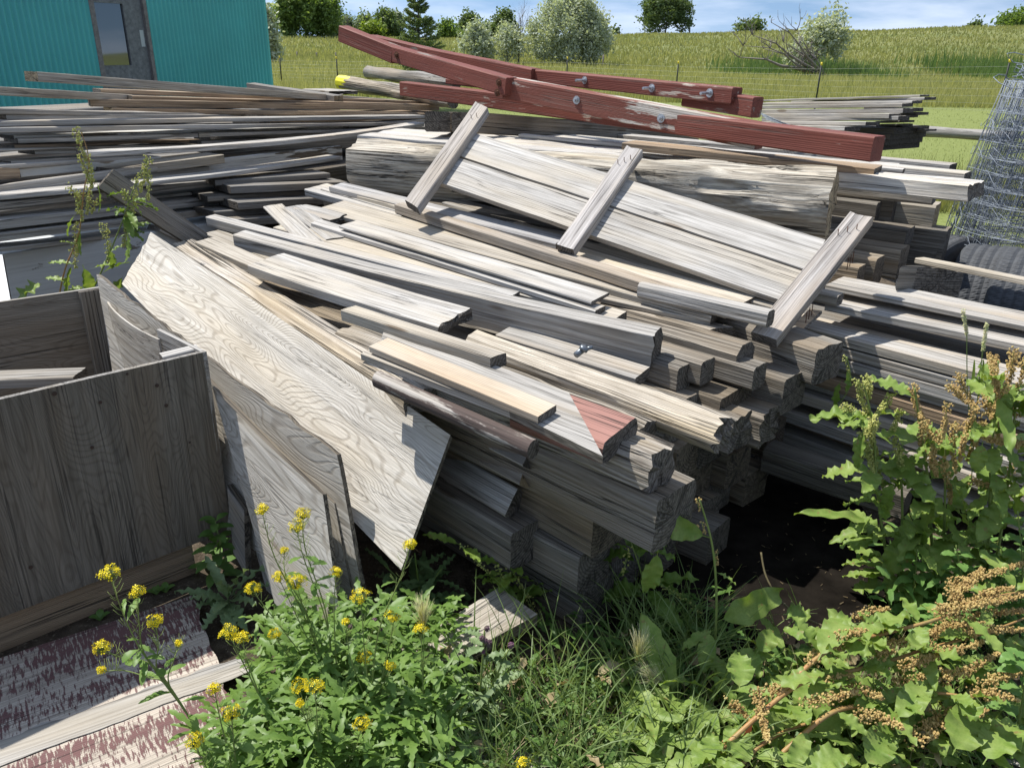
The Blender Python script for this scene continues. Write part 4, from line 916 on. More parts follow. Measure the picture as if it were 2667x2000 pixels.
# ------------------------------------------------------------------ trees
bark = plain('grey_bark', (.11, .095, .08), .9, 0, 8, .4, .5); deadbark = plain('dead_wood', (.19, .165, .145), .9, 0, 8, .3)
LF = {
 'poplar': leafmat('poplar_leaves', (.16, .25, .065), (.25, .34, .10), .5, .7), 'dark': leafmat('elm_leaves', (.12, .18, .07), (.18, .24, .095), .45, .5),
 'silver': leafmat('silver_leaves', (.42, .47, .36), (.58, .62, .50), .4, .9, .6), 'bright': leafmat('bright_leaves', (.22, .31, .05), (.30, .38, .07), .4, .6),
 'spruce': leafmat('spruce_needles', (.15, .21, .07), (.23, .29, .11), .3, 6), 'haze': leafmat('far_leaves', (.20, .26, .16), (.26, .32, .20), .45, .3)}
def crown(n, lobes, size, seed, flat=.5, hang=0.0):
    """leaf clumps on the shells of overlapping lobes (cx,cy,cz,rx,ry,rz) -> triangles"""
    r_ = np.random.default_rng(seed); vol = np.array([l[3] * l[5] for l in lobes]); pick = r_.choice(len(lobes), n, p=vol / vol.sum()); Lb = np.array(lobes)[pick]
    d = r_.normal(size=(n, 3)); d /= np.linalg.norm(d, axis=1)[:, None]
    rad = (.35 + .65 * r_.random(n) ** .55)[:, None]
    c = Lb[:, :3] + d * rad * Lb[:, 3:6]
    # bumps on the outline: plumes pushed out from the lobes
    m_ = max(10, len(lobes) * 7); Lp = np.array(lobes)[r_.integers(0, len(lobes), m_)]; dp = r_.normal(size=(m_, 3)); dp[:, 2] = np.abs(dp[:, 2]) * 1.1 - .15; dp /= np.linalg.norm(dp, axis=1)[:, None]
    pc = Lp[:, :3] + dp * Lp[:, 3:6] * .92; pr = Lp[:, 3:6] * (.22 + .30 * r_.random((m_, 1))); sel = r_.random(n) < .6; own_ = r_.integers(0, m_, n)
    c[sel] = pc[own_[sel]] + r_.normal(size=(sel.sum(), 3)) * pr[own_[sel]] * np.array([.55, .55, .75])
    # twig clumping
    k = max(8, n // 26); hubs = c[r_.integers(0, n, k)]; own = r_.integers(0, k, n); near = r_.random(n) < .62
    c[near] = hubs[own[near]] + r_.normal(size=(near.sum(), 3)) * size * 1.9
    c[:, 2] -= hang * r_.random(n)
    a = r_.normal(size=(n, 3)); a /= np.linalg.norm(a, axis=1)[:, None]; b = np.cross(a, r_.normal(size=(n, 3))); b /= np.linalg.norm(b, axis=1)[:, None]
    s = (size * (.5 + r_.random(n)))[:, None]
    V_ = np.stack([c + a * s, c + b * s * .55, c - a * s, c - b * s * .55], 1).reshape(-1, 3)
    return V_, np.arange(len(V_)).reshape(-1, 4)
def branches(base, top, nmain, seed, spread=.5, r0=.12, lv=2, up=.6, droop=0):
    rr = random.Random(seed); paths, rads = [], []
    H_ = (top - base).length; trunk = [base + (top - base) * (i / 6) + Vector((rr.uniform(-1, 1), rr.uniform(-1, 1), 0)) * H_ * .02 * i for i in range(7)]
    paths.append(trunk); rads.append([r0 * (1 - .8 * i / 6) for i in range(7)])
    def grow(p, d, ln, r, lvl):
        pts = [p]; q = p.copy(); dd = d.copy(); rs_ = [r]
        for i in range(5):
            dd = (dd + Vector((rr.uniform(-.3, .3), rr.uniform(-.3, .3), rr.uniform(-.12, .25) - droop))).normalized(); q = q + dd * ln / 5; pts.append(q.copy()); rs_.append(r * (1 - .8 * (i + 1) / 5))
            if lvl > 0 and i > 0:
                for _ in range(1 if lvl == 1 else 2):
                    grow(q, (dd + Vector((rr.uniform(-.9, .9), rr.uniform(-.9, .9), rr.uniform(-.2, .7)))).normalized(), ln * rr.uniform(.4, .6), rs_[-1] * .6, lvl - 1)
        paths.append(pts); rads.append(rs_)
    for i in range(nmain):
        f = .15 + .8 * i / nmain; p = base + (top - base) * f; an = rr.uniform(0, 6.28)
        grow(p, Vector((math.cos(an) * spread, math.sin(an) * spread, up)).normalized(), H_ * rr.uniform(.35, .55) * (1.15 - f * .6), r0 * .5 * (1 - f * .6), lv)
    return paths, rads
def tree(name, label, cat, px, pyb, Y, wpx, hpx, lf, n, lobes=None, seed=1, size=None, group='trees along the skyline', trunk=True, nb=5, dead=None):
    """px column, pyb row of the base, Y distance; wpx/hpx width and height in picture pixels"""
    bx = D(px, pyb, Y); zt = terr(bx.x, bx.y); base = Vector((bx.x, Y, min(zt, bx.z))); s = Y / (FPX * 1.045)
    Wd, Hh = wpx * s, hpx * s; top = Vector((bx.x, Y, bx.z + Hh))
    t = empty(name, base, label, cat, group)
    Hh = top.z - base.z if hpx > 0 else Hh
    pth, rd = branches(base, base + UP * Hh * .8, nb, seed, .6, max(.03, Hh * .022), 1)
    tubes('trunk', pth, rd, bark if dead is None else deadbark, t, 5)
    lobes = lobes or [(0, 0, .55, .42, .42, .42), (-.2, .1, .4, .3, .3, .3), (.2, -.1, .42, .3, .3, .3), (.05, 0, .75, .26, .26, .24)]
    L_ = [(base.x + a * Wd, base.y + b * Wd, base.z + c * Hh, rx * Wd, ry * Wd, rz * Hh) for a, b, c, rx, ry, rz in lobes]
    V_, F_ = crown(n, L_, size or Y * .0019, seed); np_mesh('crown', V_, F_, lf, t, n=4)
    return t
tree('poplar_tree', 'tall bright green poplar just right of the teal shed, largest of the left skyline', 'tree', 802, 108, 120, 150, 122, LF['poplar'], 26000,
     [(-.24, 0, .62, .24, .3, .34), (.18, 0, .55, .30, .3, .42), (-.02, .1, .35, .42, .3, .30), (-.33, 0, .35, .14, .2, .28), (.38, 0, .38, .14, .2, .30), (.1, 0, .84, .2, .2, .16), (-.3, 0, .85, .13, .2, .13)], 2, .20)
tree('willow_bush', 'silvery shrub with bare twigs at the shed corner', 'bush', 706, 128, 60, 52, 100, LF['silver'], 2600, [(0, 0, .3, .4, .4, .28), (-.2, 0, .7, .3, .3, .25)], 3, .13, dead=1, nb=9)
tree('round_bush', 'small round green bush at the foot of the poplar', 'bush', 748, 108, 118, 34, 16, LF['poplar'], 700, None, 5, .2)
for i, (x, yb, w_, h_, lf, n, lab) in enumerate([
    (872, 104, 50, 42, 'haze', 1400, 'low grey-green tree right beside the tall poplar'), (905, 103, 40, 50, 'haze', 1200, 'thin grey-topped tree in the far row behind the red beam tip'),
    (948, 100, 60, 45, 'haze', 1700, 'far rounded tree behind the raised red beam tip'), (975, 96, 50, 32, 'bright', 1400, 'bright yellow-green rounded tree in the far row'),
    (1002, 100, 66, 62, 'dark', 2400, 'tallest dark tree of the far row left of the spruce'), (1035, 100, 40, 56, 'haze', 1300, 'dark narrow tree close left of the spruce'),
    (1162, 104, 40, 42, 'poplar', 1300, 'small green tree right of the spruce'), (1180, 106, 70, 20, 'poplar', 1300, 'low bush row right of the spruce'), (1222, 103, 56, 52, 'dark', 2000, 'round dark green tree above the small silver bush'),
    (1272, 103, 46, 32, 'dark', 1300, 'low dark tree left of the bare tree'), (1315, 100, 60, 58, 'dark', 1900, 'grey-green tree behind the bare tree'),
    (1030, 112, 80, 22, 'poplar', 1200, 'low green brush left of the spruce base')]):
    tree('far_tree', lab, 'tree', x, yb, 128 + (i % 3) * 3, w_, h_, LF[lf], int(n * 1.6), None, 20 + i, .20)
OL = [(0, 0, .5, .34, .34, .40), (-.26, 0, .38, .24, .24, .34), (.27, 0, .34, .22, .22, .30), (-.1, 0, .78, .18, .2, .2), (.12, 0, .74, .16, .2, .18), (.38, 0, .5, .12, .2, .2), (0, 0, .16, .42, .3, .14)]
tree('silver_tree', 'big silvery olive tree with many upright plumes above the red beams', 'tree', 1478, 152, 66, 195, 152, LF['silver'], 22000, OL, 41, .10, nb=8)
tree('silver_tree', 'second silvery olive tree, lower, joining the big one on its right', 'tree', 1548, 152, 67, 80, 98, LF['silver'], 4500, None, 42, .12)
tree('silver_bush', 'small round silver bush left of the bare tree', 'bush', 1240, 148, 66, 78, 74, LF['silver'], 4200, None, 43, .12)
tree('silver_bush', 'grey thin-leaved bush under the bare tree', 'bush', 1322, 150, 66, 80, 78, LF['silver'], 2600, None, 44, .11, dead=1, nb=8)
def bare(name, label, cat, px, pyb, Y, hpx, seed, lean=0, nb=9, spread=.45, r0=.09, up=.8):
    bx = D(px, pyb, Y); base = Vector((bx.x, Y, min(terr(bx.x, Y), bx.z))); Hh = hpx * Y / (FPX * 1.045)
    t = empty(name, base, label, cat, 'bare and fallen trees'); pth, rd = branches(base, base + Vector((lean * Hh, 0, Hh * .8)), nb, seed, spread, r0, 2, up)
    tubes('trunk', pth, rd, deadbark, t, 4); return t
bare('bare_tree', 'leafless grey tree between the small silver bush and the big olive', 'tree', 1350, 150, 66, 158, 6, lean=.06)
bare('bare_tree', 'thin dead treetop far off left of the spruce', 'tree', 905, 100, 128, 66, 8, nb=5, spread=.25)
# fallen tree
fb_ = D(2155, 178, 58); fb_.z = terr(fb_.x, fb_.y) + .2
ft = empty('fallen_tree', fb_, 'dead fallen tree with bare spreading limbs, silver foliage behind', 'tree', 'bare and fallen trees')
rr = random.Random(12); pth = []; rd = []
for (ex_, ey_, up_, r_) in ((1925, 150, .4, .16), (1960, 92, .5, .12), (2010, 60, .5, .11), (2040, 110, .5, .10), (1990, 128, .4, .1), (2075, 80, .5, .08), (1935, 120, .5, .08)):
    e_ = D(ex_, ey_, 57 + rr.uniform(-2, 2)); m1 = fb_ + (e_ - fb_) * .35 + UP * rr.uniform(-.1, .5) * up_; m2 = fb_ + (e_ - fb_) * .7 + UP * rr.uniform(-.3, .5)
    main = [fb_, fb_ + (m1 - fb_) * .5, m1, (m1 + m2) / 2 + Vector((0, 0, rr.uniform(-.2, .2))), m2, e_]; pth.append(main); rd.append([r_, r_ * .9, r_ * .75, r_ * .6, r_ * .4, r_ * .15])
    for j in range(9):
        p = main[rr.randint(2, 5)]; d = Vector((rr.uniform(-1, .5), rr.uniform(-.6, .6), rr.uniform(.1, 1))).normalized(); L_ = rr.uniform(.5, 1.5); q = [p]
        for k in range(4): d = (d + Vector((rr.uniform(-.4, .4), 0, rr.uniform(-.3, .3)))).normalized(); q.append(q[-1] + d * L_ / 4)
        pth.append(q); rd.append([.035, .028, .02, .014, .008])
        for k in (2, 3):
            q2 = [q[k]]; d2 = (d + Vector((rr.uniform(-1, 1), 0, rr.uniform(-.5, 1)))).normalized()
            for _ in range(3): d2 = (d2 + Vector((rr.uniform(-.4, .4), 0, rr.uniform(-.3, .3)))).normalized(); q2.append(q2[-1] + d2 * L_ / 6)
            pth.append(q2); rd.append([.018, .014, .01, .007])
tubes('trunk', pth, rd, deadbark, ft, 4)
tree('silver_tree', 'silvery olive tree growing behind the fallen tree', 'tree', 2125, 150, 60, 128, 106, LF['silver'], 5200, [(.2, 0, .62, .3, .3, .34), (-.1, 0, .45, .3, .3, .28), (-.32, 0, .3, .22, .2, .18), (.35, 0, .5, .16, .2, .25)], 61, .12)
tree('cottonwood_tree', 'lone dark green cottonwood on the hilltop in the middle of the skyline', 'tree', 1733, 100, 132, 118, 103, LF['dark'], 16000,
     [(-.05, 0, .55, .40, .4, .34), (.22, 0, .62, .26, .3, .26), (-.2, 0, .35, .3, .3, .3), (.05, 0, .82, .28, .3, .18), (.32, 0, .34, .16, .2, .22), (-.3, 0, .72, .18, .2, .16)], 71, .17)
for i, (x, yb, w_, h_, n, lab) in enumerate([(1604, 97, 18, 20, 260, 'tiny bush alone on the hill crest left of the cottonwood'), (1952, 92, 76, 32, 1300, 'low dark bushes on the crest behind the fallen tree'),
    (2536, 82, 32, 20, 420, 'small bush on the crest near the right edge'), (2640, 86, 90, 50, 2200, 'large rounded green bush on the crest at the right edge')]):
    tree('hill_bush', lab, 'bush', x, yb, 132, w_, h_, LF['dark' if i < 3 else 'poplar'], n, None, 80 + i, .22)
# spruce
sp0 = D(1092, 150, 22); sp = Vector((sp0.x, 22, 0)); sH = D(1085, -25, 22).z
spr = empty('spruce_tree', sp, 'young spruce with tiered branches standing behind the red beams', 'tree')
rr = random.Random(9); pth = [[sp, sp + UP * sH]]; rd = [[.07, .008]]; c_ = []
z_ = .45
while z_ < sH - .05:
    Lb_ = 1.02 * (1 - z_ / sH) ** .85 + .06; nbr = 7
    for i in range(nbr):
        an = i / nbr * 6.283 + rr.uniform(-.4, .4); d = Vector((math.cos(an), math.sin(an), .12)); L_ = Lb_ * rr.uniform(.75, 1.12); p = sp + UP * (z_ + rr.uniform(-.1, .1)); up_ = rr.uniform(.05, .45); pts = [p]
        for k in range(6):
            q = p + d * (L_ * (k + 1) / 6) + UP * (L_ * up_ * ((k + 1) / 6) ** 2 - .03 * L_); pts.append(q)
            if k > 0:
                for s_ in (-1, 1):
                    tw_ = (Vector((-math.sin(an), math.cos(an), 0)) * s_ * .8 + d * .7 + UP * rr.uniform(-.1, .15)).normalized(); ln = L_ * .33 * (1.15 - k / 7)
                    pth.append([q, q + tw_ * ln]); rd.append([.006, .003])
                    for m_ in range(5): c_.append((q + tw_ * ln * (m_ + 1) / 5, tw_))
            c_.append((q, d))
        pth.append(pts); rd.append([.02, .017, .014, .011, .009, .006, .004])
    z_ += .16 + .08 * (1 - z_ / sH)
tubes('trunk', pth, rd, bark, spr, 3)
V_ = []; r_ = np.random.default_rng(5)
for p, d in c_:
    for _ in range(7):
        a = np.array(d) * .6 + r_.normal(size=3) * .6; a /= np.linalg.norm(a); b = np.cross(a, r_.normal(size=3)); b /= np.linalg.norm(b); q = np.array(p) + r_.normal(size=3) * .012; l_ = .05 * (.6 + .6 * r_.random())
        V_ += [q - b * .012, q + b * .012, q + a * l_]
np_mesh('crown', np.array(V_), np.arange(len(V_)).reshape(-1, 3), LF['spruce'], spr, n=3)
# ------------------------------------------------------------------ wire fence
yel = plain('yellow_cap', (.72, .55, .03), .5)
fence = empty('wire_fence', D(1478, 215, 31), 'wire fence on dark steel posts with yellow caps crossing the field', 'fence')
tops = [(-60, 140), (413, 148), (728, 150), (876, 152), (1180, 153), (1478, 153), (1767, 164), (2140, 168), (2630, 160), (3150, 158)]
Ys = [36, 34, 32, 31.5, 30, 28, 26.5, 23, 21, 20]; PT = []
for (x, y), Yp in zip(tops, Ys):
    tpt = D(x, y, Yp); PT.append(tpt); bs_ = Vector((tpt.x, tpt.y, 0))
    if 700 < x < 2700 and x != 1180:
        post = tubes('post', [[bs_, tpt]], .022, darkmetal, fence, 6); tubes('cap', [[tpt - UP * .03, tpt + UP * .05]], .026, yel, post, 6)
wp_ = []
for k in range(7):
    wp_.append([Vector((p.x, p.y, p.z - .12 - k * (p.z - .2) / 7 + (.0))) for p in PT])
tubes('wire', wp_, .0022, plain('fence_wire', (.6, .6, .52), .5, .3), fence, 3)
G_O = 'old wooden fence posts in the far field'
for i, (x, yt, yb, Yp, lab) in enumerate([(775, 135, 152, 72, 'small leaning wooden post far off near the shed, first of two'), (826, 137, 153, 72, 'small upright wooden post far off near the shed, second of two'),
                          (876, 137, 152, 72, 'thin far post straight behind a capped steel post'), (1570, 143, 163, 62, 'wooden post leaning at the foot of the second olive tree'), (1938, 1, 2, 1, '')][:4]):
    a_ = D(x, yb, Yp); a_.z = min(a_.z, terr(a_.x, Yp)); o = tubes('old_post', [[a_, D(x + (2 if i == 3 else -2), yt, Yp)]], .055, deadbark, None, 6, lab, 'post', G_O)
gt = empty('field_gate', D(1815, 96, 131), 'low gate and posts on the hill crest beside the cottonwood', 'gate')
for x, yt in ((1796, 74), (1831, 84)): tubes('post', [[D(x, 98, 131), D(x, yt, 131)]], .12, bark, gt, 5)
tubes('rail', [[D(1770, 88, 131), D(1831, 89, 131)]], .05, bark, gt, 4)
tag(tubes('bare_soil_patch', [[Z(1700, 148, .3), Z(1740, 149, .3)]], .25, plain('pale_soil', (.4, .33, .22), .9), None, 6), 'pale patch of bare soil on the slope', 'soil') if False else None
# ================================================================== PLANTS
rp_ = random.Random(77)
class MB:
    def __init__(s): s.V, s.F = [], []
    def quad(s, a, b, c, d): n = len(s.V); s.V += [a, b, c, d]; s.F.append((n, n + 1, n + 2, n + 3))
    def tube(s, pts, r, n=5): V, F = tube_mesh([pts], [r], n); k = len(s.V); s.V += V; s.F += [tuple(i + k for i in f) for f in F]
    def leaf(s, p, d, L, Wd, up=UP, nl=9, nw=4, wave=.25, fold=.25, droop=.5, lobes=0, lobamp=.35, prof=.8, tw=0.0, stalk=.12, nwav=4):
        d = d.normalized(); k = len(s.V); ph = rp_.uniform(0, 6); ph2 = rp_.uniform(0, 6); f2 = rp_.uniform(1.6, 2.6); q = p.copy(); sd = d.cross(up)
        if sd.length < .05: sd = d.cross(Vector((1, 0, 0)))
        sd.normalize(); nm = sd.cross(d).normalized(); stp = L / nl
        if tw: sd = (Matrix.Rotation(tw, 3, d) @ sd); nm = sd.cross(d).normalized()
        for i in range(nl + 1):
            f = i / nl; g_ = max(0., (f - stalk) / (1 - stalk)); w_ = Wd * .5 * (max(0., math.sin(math.pi * min(1, g_) ** prof)) ** .75) + .0012
            if lobes: w_ *= 1 - lobamp * abs(((g_ * lobes) % 1) * 2 - 1) * (1 if 0 < g_ < .93 else .3)
            for j in range(nw + 1):
                v = -1 + 2 * j / nw
                off = nm * (fold * w_ * abs(v) + wave * Wd * .5 * v * v * (math.sin(6.283 * nwav * f + ph + (1.9 if v > 0 else 0)) * .65 + .6 * math.sin(6.283 * nwav * f2 * f + ph2 + (2.4 if v > 0 else 0))) * min(1, 4 * g_))
                s.V.append(q + sd * (w_ * v) + off + d * (wave * .12 * w_ * v * v * math.cos(6.28 * nwav * f2 * f + ph2) if wave else 0))
            q = q + d * stp; rot = Matrix.Rotation(-droop / nl, 3, sd); d = rot @ d; nm = rot @ nm
        for i in range(nl):
            for j in range(nw): a = k + i * (nw + 1) + j; s.F.append((a, a + 1, a + nw + 2, a + nw + 1))
    def seed(s, p, r):
        a = Vector((rp_.gauss(0, 1), rp_.gauss(0, 1), rp_.gauss(0, 1))).normalized(); b = a.orthogonal().normalized(); c = a.cross(b); k = len(s.V)
        s.V += [p + a * r * 1.1, p - a * r * 1.1, p + b * r, p - b * r, p + c * r * .6, p - c * r * .6]
        for x in ((0, 2, 4), (0, 4, 3), (0, 3, 5), (0, 5, 2), (1, 4, 2), (1, 3, 4), (1, 5, 3), (1, 2, 5)): s.F.append(tuple(k + i for i in x))
    def build(s, name, mat, parent=None, smooth=True, tint=None, **t):
        if not s.F: return None
        o = link_mesh(name, s.V, s.F, mat, parent, smooth=smooth); tag(o, **t)
        if tint: o.color = (*tint, 1)
        return o
def polyline(pts, n=8):
    """smooth curve through points"""
    out = []; P_ = [pts[0]] + list(pts) + [pts[-1]]
    for i in range(1, len(P_) - 2):
        for k in range(n):
            t = k / n; a, b, c, d = P_[i - 1], P_[i], P_[i + 1], P_[i + 2]
            out.append(.5 * ((2 * b) + (c - a) * t + (2 * a - 5 * b + 4 * c - d) * t * t + (3 * b - a - 3 * c + d) * t ** 3))
    out.append(pts[-1].copy()); return out
def rv(k=1.0): return Vector((rp_.uniform(-k, k), rp_.uniform(-k, k), rp_.uniform(-k, k)))
Lm = {
 'dock': leafmat('dock_leaf', (.18, .285, .05), (.30, .39, .10), .36, 22, .5, spots=(.26, .20, .07)),
 'mustard': leafmat('mustard_leaf', (.14, .25, .05), (.22, .34, .08), .42, 26, .45),
 'weed': leafmat('weed_leaf', (.09, .18, .04), (.16, .27, .065), .35, 16, .5),
 'thistle': leafmat('thistle_leaf', (.15, .225, .095), (.25, .33, .16), .28, 30, .5),
 'nettle': leafmat('nettle_leaf', (.14, .27, .065), (.22, .37, .10), .38, 25, .45),
 'grass': leafmat('grass_blade', (.14, .22, .06), (.25, .33, .12), .35, 9, .45), 'straw': leafmat('straw', (.42, .35, .2), (.3, .24, .13), .2, 20, .7),
 'stem': leafmat('green_stem', (.17, .24, .06), (.25, .30, .09), .05, 30, .5), 'rstem': leafmat('reddish_stem', (.42, .20, .075), (.33, .24, .09), .05, 14, .5),
 'gold': leafmat('golden_seed', (.68, .53, .21), (.46, .29, .11), .3, 40, .6), 'ygreen': leafmat('yellow_green_seed', (.60, .58, .18), (.42, .46, .13), .3, 22, .6),
 'yellow': leafmat('yellow_petal', (.86, .72, .02), (.80, .62, .01), .25, 60, .5), 'bud': leafmat('purple_bud', (.16, .06, .12), (.12, .10, .07), .1, 50, .6),
 'red': leafmat('red_leaf', (.45, .10, .09), (.32, .11, .07), .25, 30, .5, ), 'awn': leafmat('pale_awn', (.75, .78, .45), (.78, .72, .5), .4, 30, .6)}
def spike(mb, pts, rad=.014, dens=420, r=.0034, clump=.015):
    c = polyline(pts, 6); L_ = sum((b - a).length for a, b in zip(c, c[1:])); n = int(L_ * dens)
    for i in range(n):
        f = rp_.random(); k = min(len(c) - 2, int(f * (len(c) - 1))); q = c[k].lerp(c[k + 1], f * (len(c) - 1) - k)
        cl = round(f * L_ / clump) * clump / max(L_, .01); k = min(len(c) - 2, int(min(.999, cl) * (len(c) - 1))); q2 = c[k].lerp(c[k + 1], min(.999, cl) * (len(c) - 1) - k); q = q.lerp(q2, .35)
        d = rv(); d = d.normalized() * rad * rp_.random() ** .5 * (1.2 - .9 * f)
        mb.seed(q + d, r * rp_.uniform(.7, 1.2))
def dock(label, stems, leaves, spikes, smat='stem', seedm='gold', rs_=.0045, root=None, group='curly dock plants', lw=.045, seedr=.0034, dens=420, tint=None, rad=.014):
    t = empty('dock_plant', root or stems[0][0], label, 'plant', group)
    m = MB()
    for s_ in stems: c = polyline(s_, 6); m.tube(c, [rs_ * (1 - .6 * i / len(c)) for i in range(len(c))], 6)
    for sp_ in spikes: c = polyline(sp_, 4); m.tube(c, [.0013] * len(c), 4)
    m.build('stem', Lm[smat], t)
    m = MB()
    for lf in leaves:
        p, q, wd_ = lf[:3]; d = q - p
        m.leaf(p, d + UP * d.length * .25, d.length * 1.06, wd_, nl=26, nw=6, wave=.36, fold=.2, droop=.55, prof=.85, nwav=rp_.uniform(2.2, 3.6), up=(lf[3] if len(lf) > 3 else (UP + rv(.35))))
    m.build('foliage', Lm['dock'], t, tint=tint)
    for sp_ in spikes:
        m = MB(); spike(m, sp_, rad, dens, seedr); m.build('seed_head', Lm[seedm], t, smooth=False)
    return t
def dz(l, Y): return [D(x, y, Y) for x, y in l]
def autoleaves(stems, n, L0, L1, W0, W1, lo=.0, hi=1.0, dz_=(-.6, .5)):
    out = []
    for i in range(n):
        s_ = polyline(rp_.choice(stems), 6); k = int((lo + (hi - lo) * rp_.random()) * (len(s_) - 1)); p = s_[k]; an = rp_.uniform(0, 6.283); L_ = rp_.uniform(L0, L1)
        out.append((p, p + Vector((math.cos(an), math.sin(an) * .8, rp_.uniform(*dz_))).normalized() * L_, rp_.uniform(W0, W1)))
    return out
# --- dock behind the box
YB = 3.36
st = [dz([(150, 790), (170, 700), (205, 610), (218, 500), (232, 420), (212, 345)], YB)]; st2 = [dz([(240, 760), (285, 660), (325, 560), (352, 480), (385, 412)], YB + .05)]
lv = [(D(a, b, YB), D(c, d, YB), w_) for a, b, c, d, w_ in ((195, 690, 128, 685, .03), (190, 685, 165, 780, .035), (195, 560, 172, 610, .02), (180, 735, 118, 725, .03), (215, 690, 245, 780, .05), (240, 700, 300, 690, .045),
     (250, 470, 275, 550, .014), (330, 600, 345, 680, .03), (345, 530, 372, 560, .02), (200, 640, 160, 628, .02), (205, 745, 235, 800, .05), (170, 765, 210, 750, .04), (320, 720, 300, 770, .05), (210, 600, 205, 660, .015), (285, 650, 300, 700, .035),
     (40, 800, 90, 740, .10), (60, 800, 30, 745, .08), (380, 440, 395, 520, .012), (225, 400, 210, 460, .02), (250, 440, 262, 500, .02))]
spk = [dz(s_, YB) for s_ in ([(196, 335), (207, 375), (225, 420)], [(225, 400), (238, 450), (240, 490)], [(238, 470), (232, 520), (226, 560)], [(182, 487), (203, 520), (215, 560)], [(195, 580), (200, 630), (205, 660)], [(205, 400), (222, 440), (232, 470)],
     [(212, 500), (205, 540), (215, 575)], [(250, 520), (240, 555)], [(193, 650), (197, 700)])]
dock('flowering dock plant with a thin red stem rising behind the plywood box', st, lv[:16], spk, 'rstem', 'ygreen', .004, seedr=.0045, dens=750, rad=.020)
spk = [dz(s_, YB + .05) for s_ in ([(384, 412), (378, 455), (365, 500)], [(372, 430), (388, 470), (385, 520)], [(360, 460), (352, 510), (345, 560)], [(325, 500), (335, 540), (330, 590)], [(272, 588), (280, 640), (285, 690)], [(345, 560), (330, 600), (322, 640)])]
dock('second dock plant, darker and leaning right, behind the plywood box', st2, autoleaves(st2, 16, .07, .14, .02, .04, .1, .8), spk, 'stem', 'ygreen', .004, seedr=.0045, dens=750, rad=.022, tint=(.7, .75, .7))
# --- upright docks at the right
YR = 2.02
def grp(label, stemp, spikes, nleaf, seedm, Y, extra=(), tint=None, smat='stem'):
    stems = [dz(s_, Y) for s_ in stemp]; base = stems[0][0]; stems[0][0] = Vector((base.x, base.y, 0.0))
    sp_ = [[D(x, y, Y + rp_.uniform(-.06, .06)) for x, y in s_] for s_ in spikes]
    lv_ = autoleaves(stems, nleaf, .08, .19, .035, .065, .15, .95, (-.9, .5)) + [(D(a, b, Y - .03), D(c, d, Y - .05), w_) for a, b, c, d, w_ in extra]
    return dock(label, stems, lv_, sp_, smat, seedm, .0055, seedr=.0036, dens=1500, tint=tint, rad=.0145)
grp('upright dock with yellow-green seed heads, leftmost against the right-hand stack', [[(2330, 1640), (2310, 1450), (2285, 1280), (2275, 1120), (2250, 1000)], [(2330, 1600), (2350, 1350), (2340, 1150)]],
    [[(2198, 1056), (2235, 1075), (2275, 1085)], [(2232, 990), (2245, 1040), (2262, 1080)], [(2262, 985), (2262, 1040)], [(2323, 1026), (2300, 1060), (2275, 1090)], [(2345, 1072), (2330, 1110), (2310, 1140)], [(2248, 1120), (2262, 1180), (2275, 1230)], [(2254, 1140), (2290, 1100)], [(2262, 1180), (2285, 1230), (2310, 1290)], [(2330, 1140), (2345, 1200), (2340, 1250)], [(2275, 1095), (2270, 1140), (2285, 1180)]],
    34, 'ygreen', YR, extra=((2255, 1110, 2218, 1222, .035), (2310, 1330, 2265, 1300, .05), (2300, 1280, 2250, 1290, .05), (2290, 1370, 2085, 1340, .035), (2270, 1340, 2230, 1390, .04), (2330, 1250, 2290, 1350, .05), (2420, 1350, 2330, 1420, .06), (2290, 1400, 2190, 1420, .04)))
grp('upright dock with brown seed heads in the middle of the right-hand weeds', [[(2450, 1640), (2430, 1450), (2420, 1280), (2400, 1130), (2382, 1010)], [(2450, 1600), (2460, 1350), (2462, 1150)]],
    [[(2380, 1005), (2385, 1050), (2400, 1090)], [(2395, 1080), (2420, 1130), (2440, 1150)], [(2467, 1050), (2462, 1100), (2455, 1140)], [(2450, 1130), (2430, 1180), (2425, 1220)], [(2490, 1100), (2480, 1160), (2490, 1230)], [(2410, 1100), (2400, 1150), (2410, 1190)], [(2455, 1200), (2470, 1260), (2475, 1310)], [(2425, 1190), (2440, 1240)]],
    40, 'gold', YR - .02, extra=((2420, 1150, 2380, 1200, .03), (2440, 1300, 2380, 1420, .06), (2470, 1250, 2520, 1330, .05), (2400, 1380, 2310, 1500, .075), (2480, 1200, 2530, 1150, .03)))
grp('tallest upright dock with golden brown seed heads at the right edge', [[(2570, 1640), (2575, 1450), (2580, 1250), (2590, 1080), (2600, 940)], [(2570, 1600), (2620, 1300), (2650, 1000)]],
    [[(2500, 978), (2515, 1020), (2545, 1060)], [(2586, 928), (2590, 980), (2600, 1040)], [(2640, 918), (2630, 980), (2610, 1040)], [(2475, 1005), (2500, 1030), (2535, 1060)], [(2667, 930), (2660, 990), (2630, 1040)], [(2560, 1040), (2590, 1090), (2600, 1140)], [(2640, 1052), (2600, 1060), (2560, 1080)], [(2640, 1150), (2600, 1150), (2560, 1140)], [(2560, 1100), (2540, 1150), (2520, 1200)],
     [(2640, 1210), (2615, 1250), (2590, 1280)], [(2530, 1250), (2560, 1262), (2600, 1265)], [(2690, 1140), (2650, 1160), (2620, 1150)], [(2600, 1060), (2650, 1080), (2690, 1070)], [(2520, 1100), (2510, 1150), (2500, 1200)], [(2540, 1060), (2530, 1110), (2540, 1160)], [(2620, 1000), (2600, 1050), (2580, 1090)]],
    52, 'gold', YR - .05, extra=((2600, 1090, 2640, 1020, .03), (2560, 1150, 2540, 1230, .04), (2620, 1200, 2650, 1290, .05), (2640, 1350, 2667, 1250, .06)))
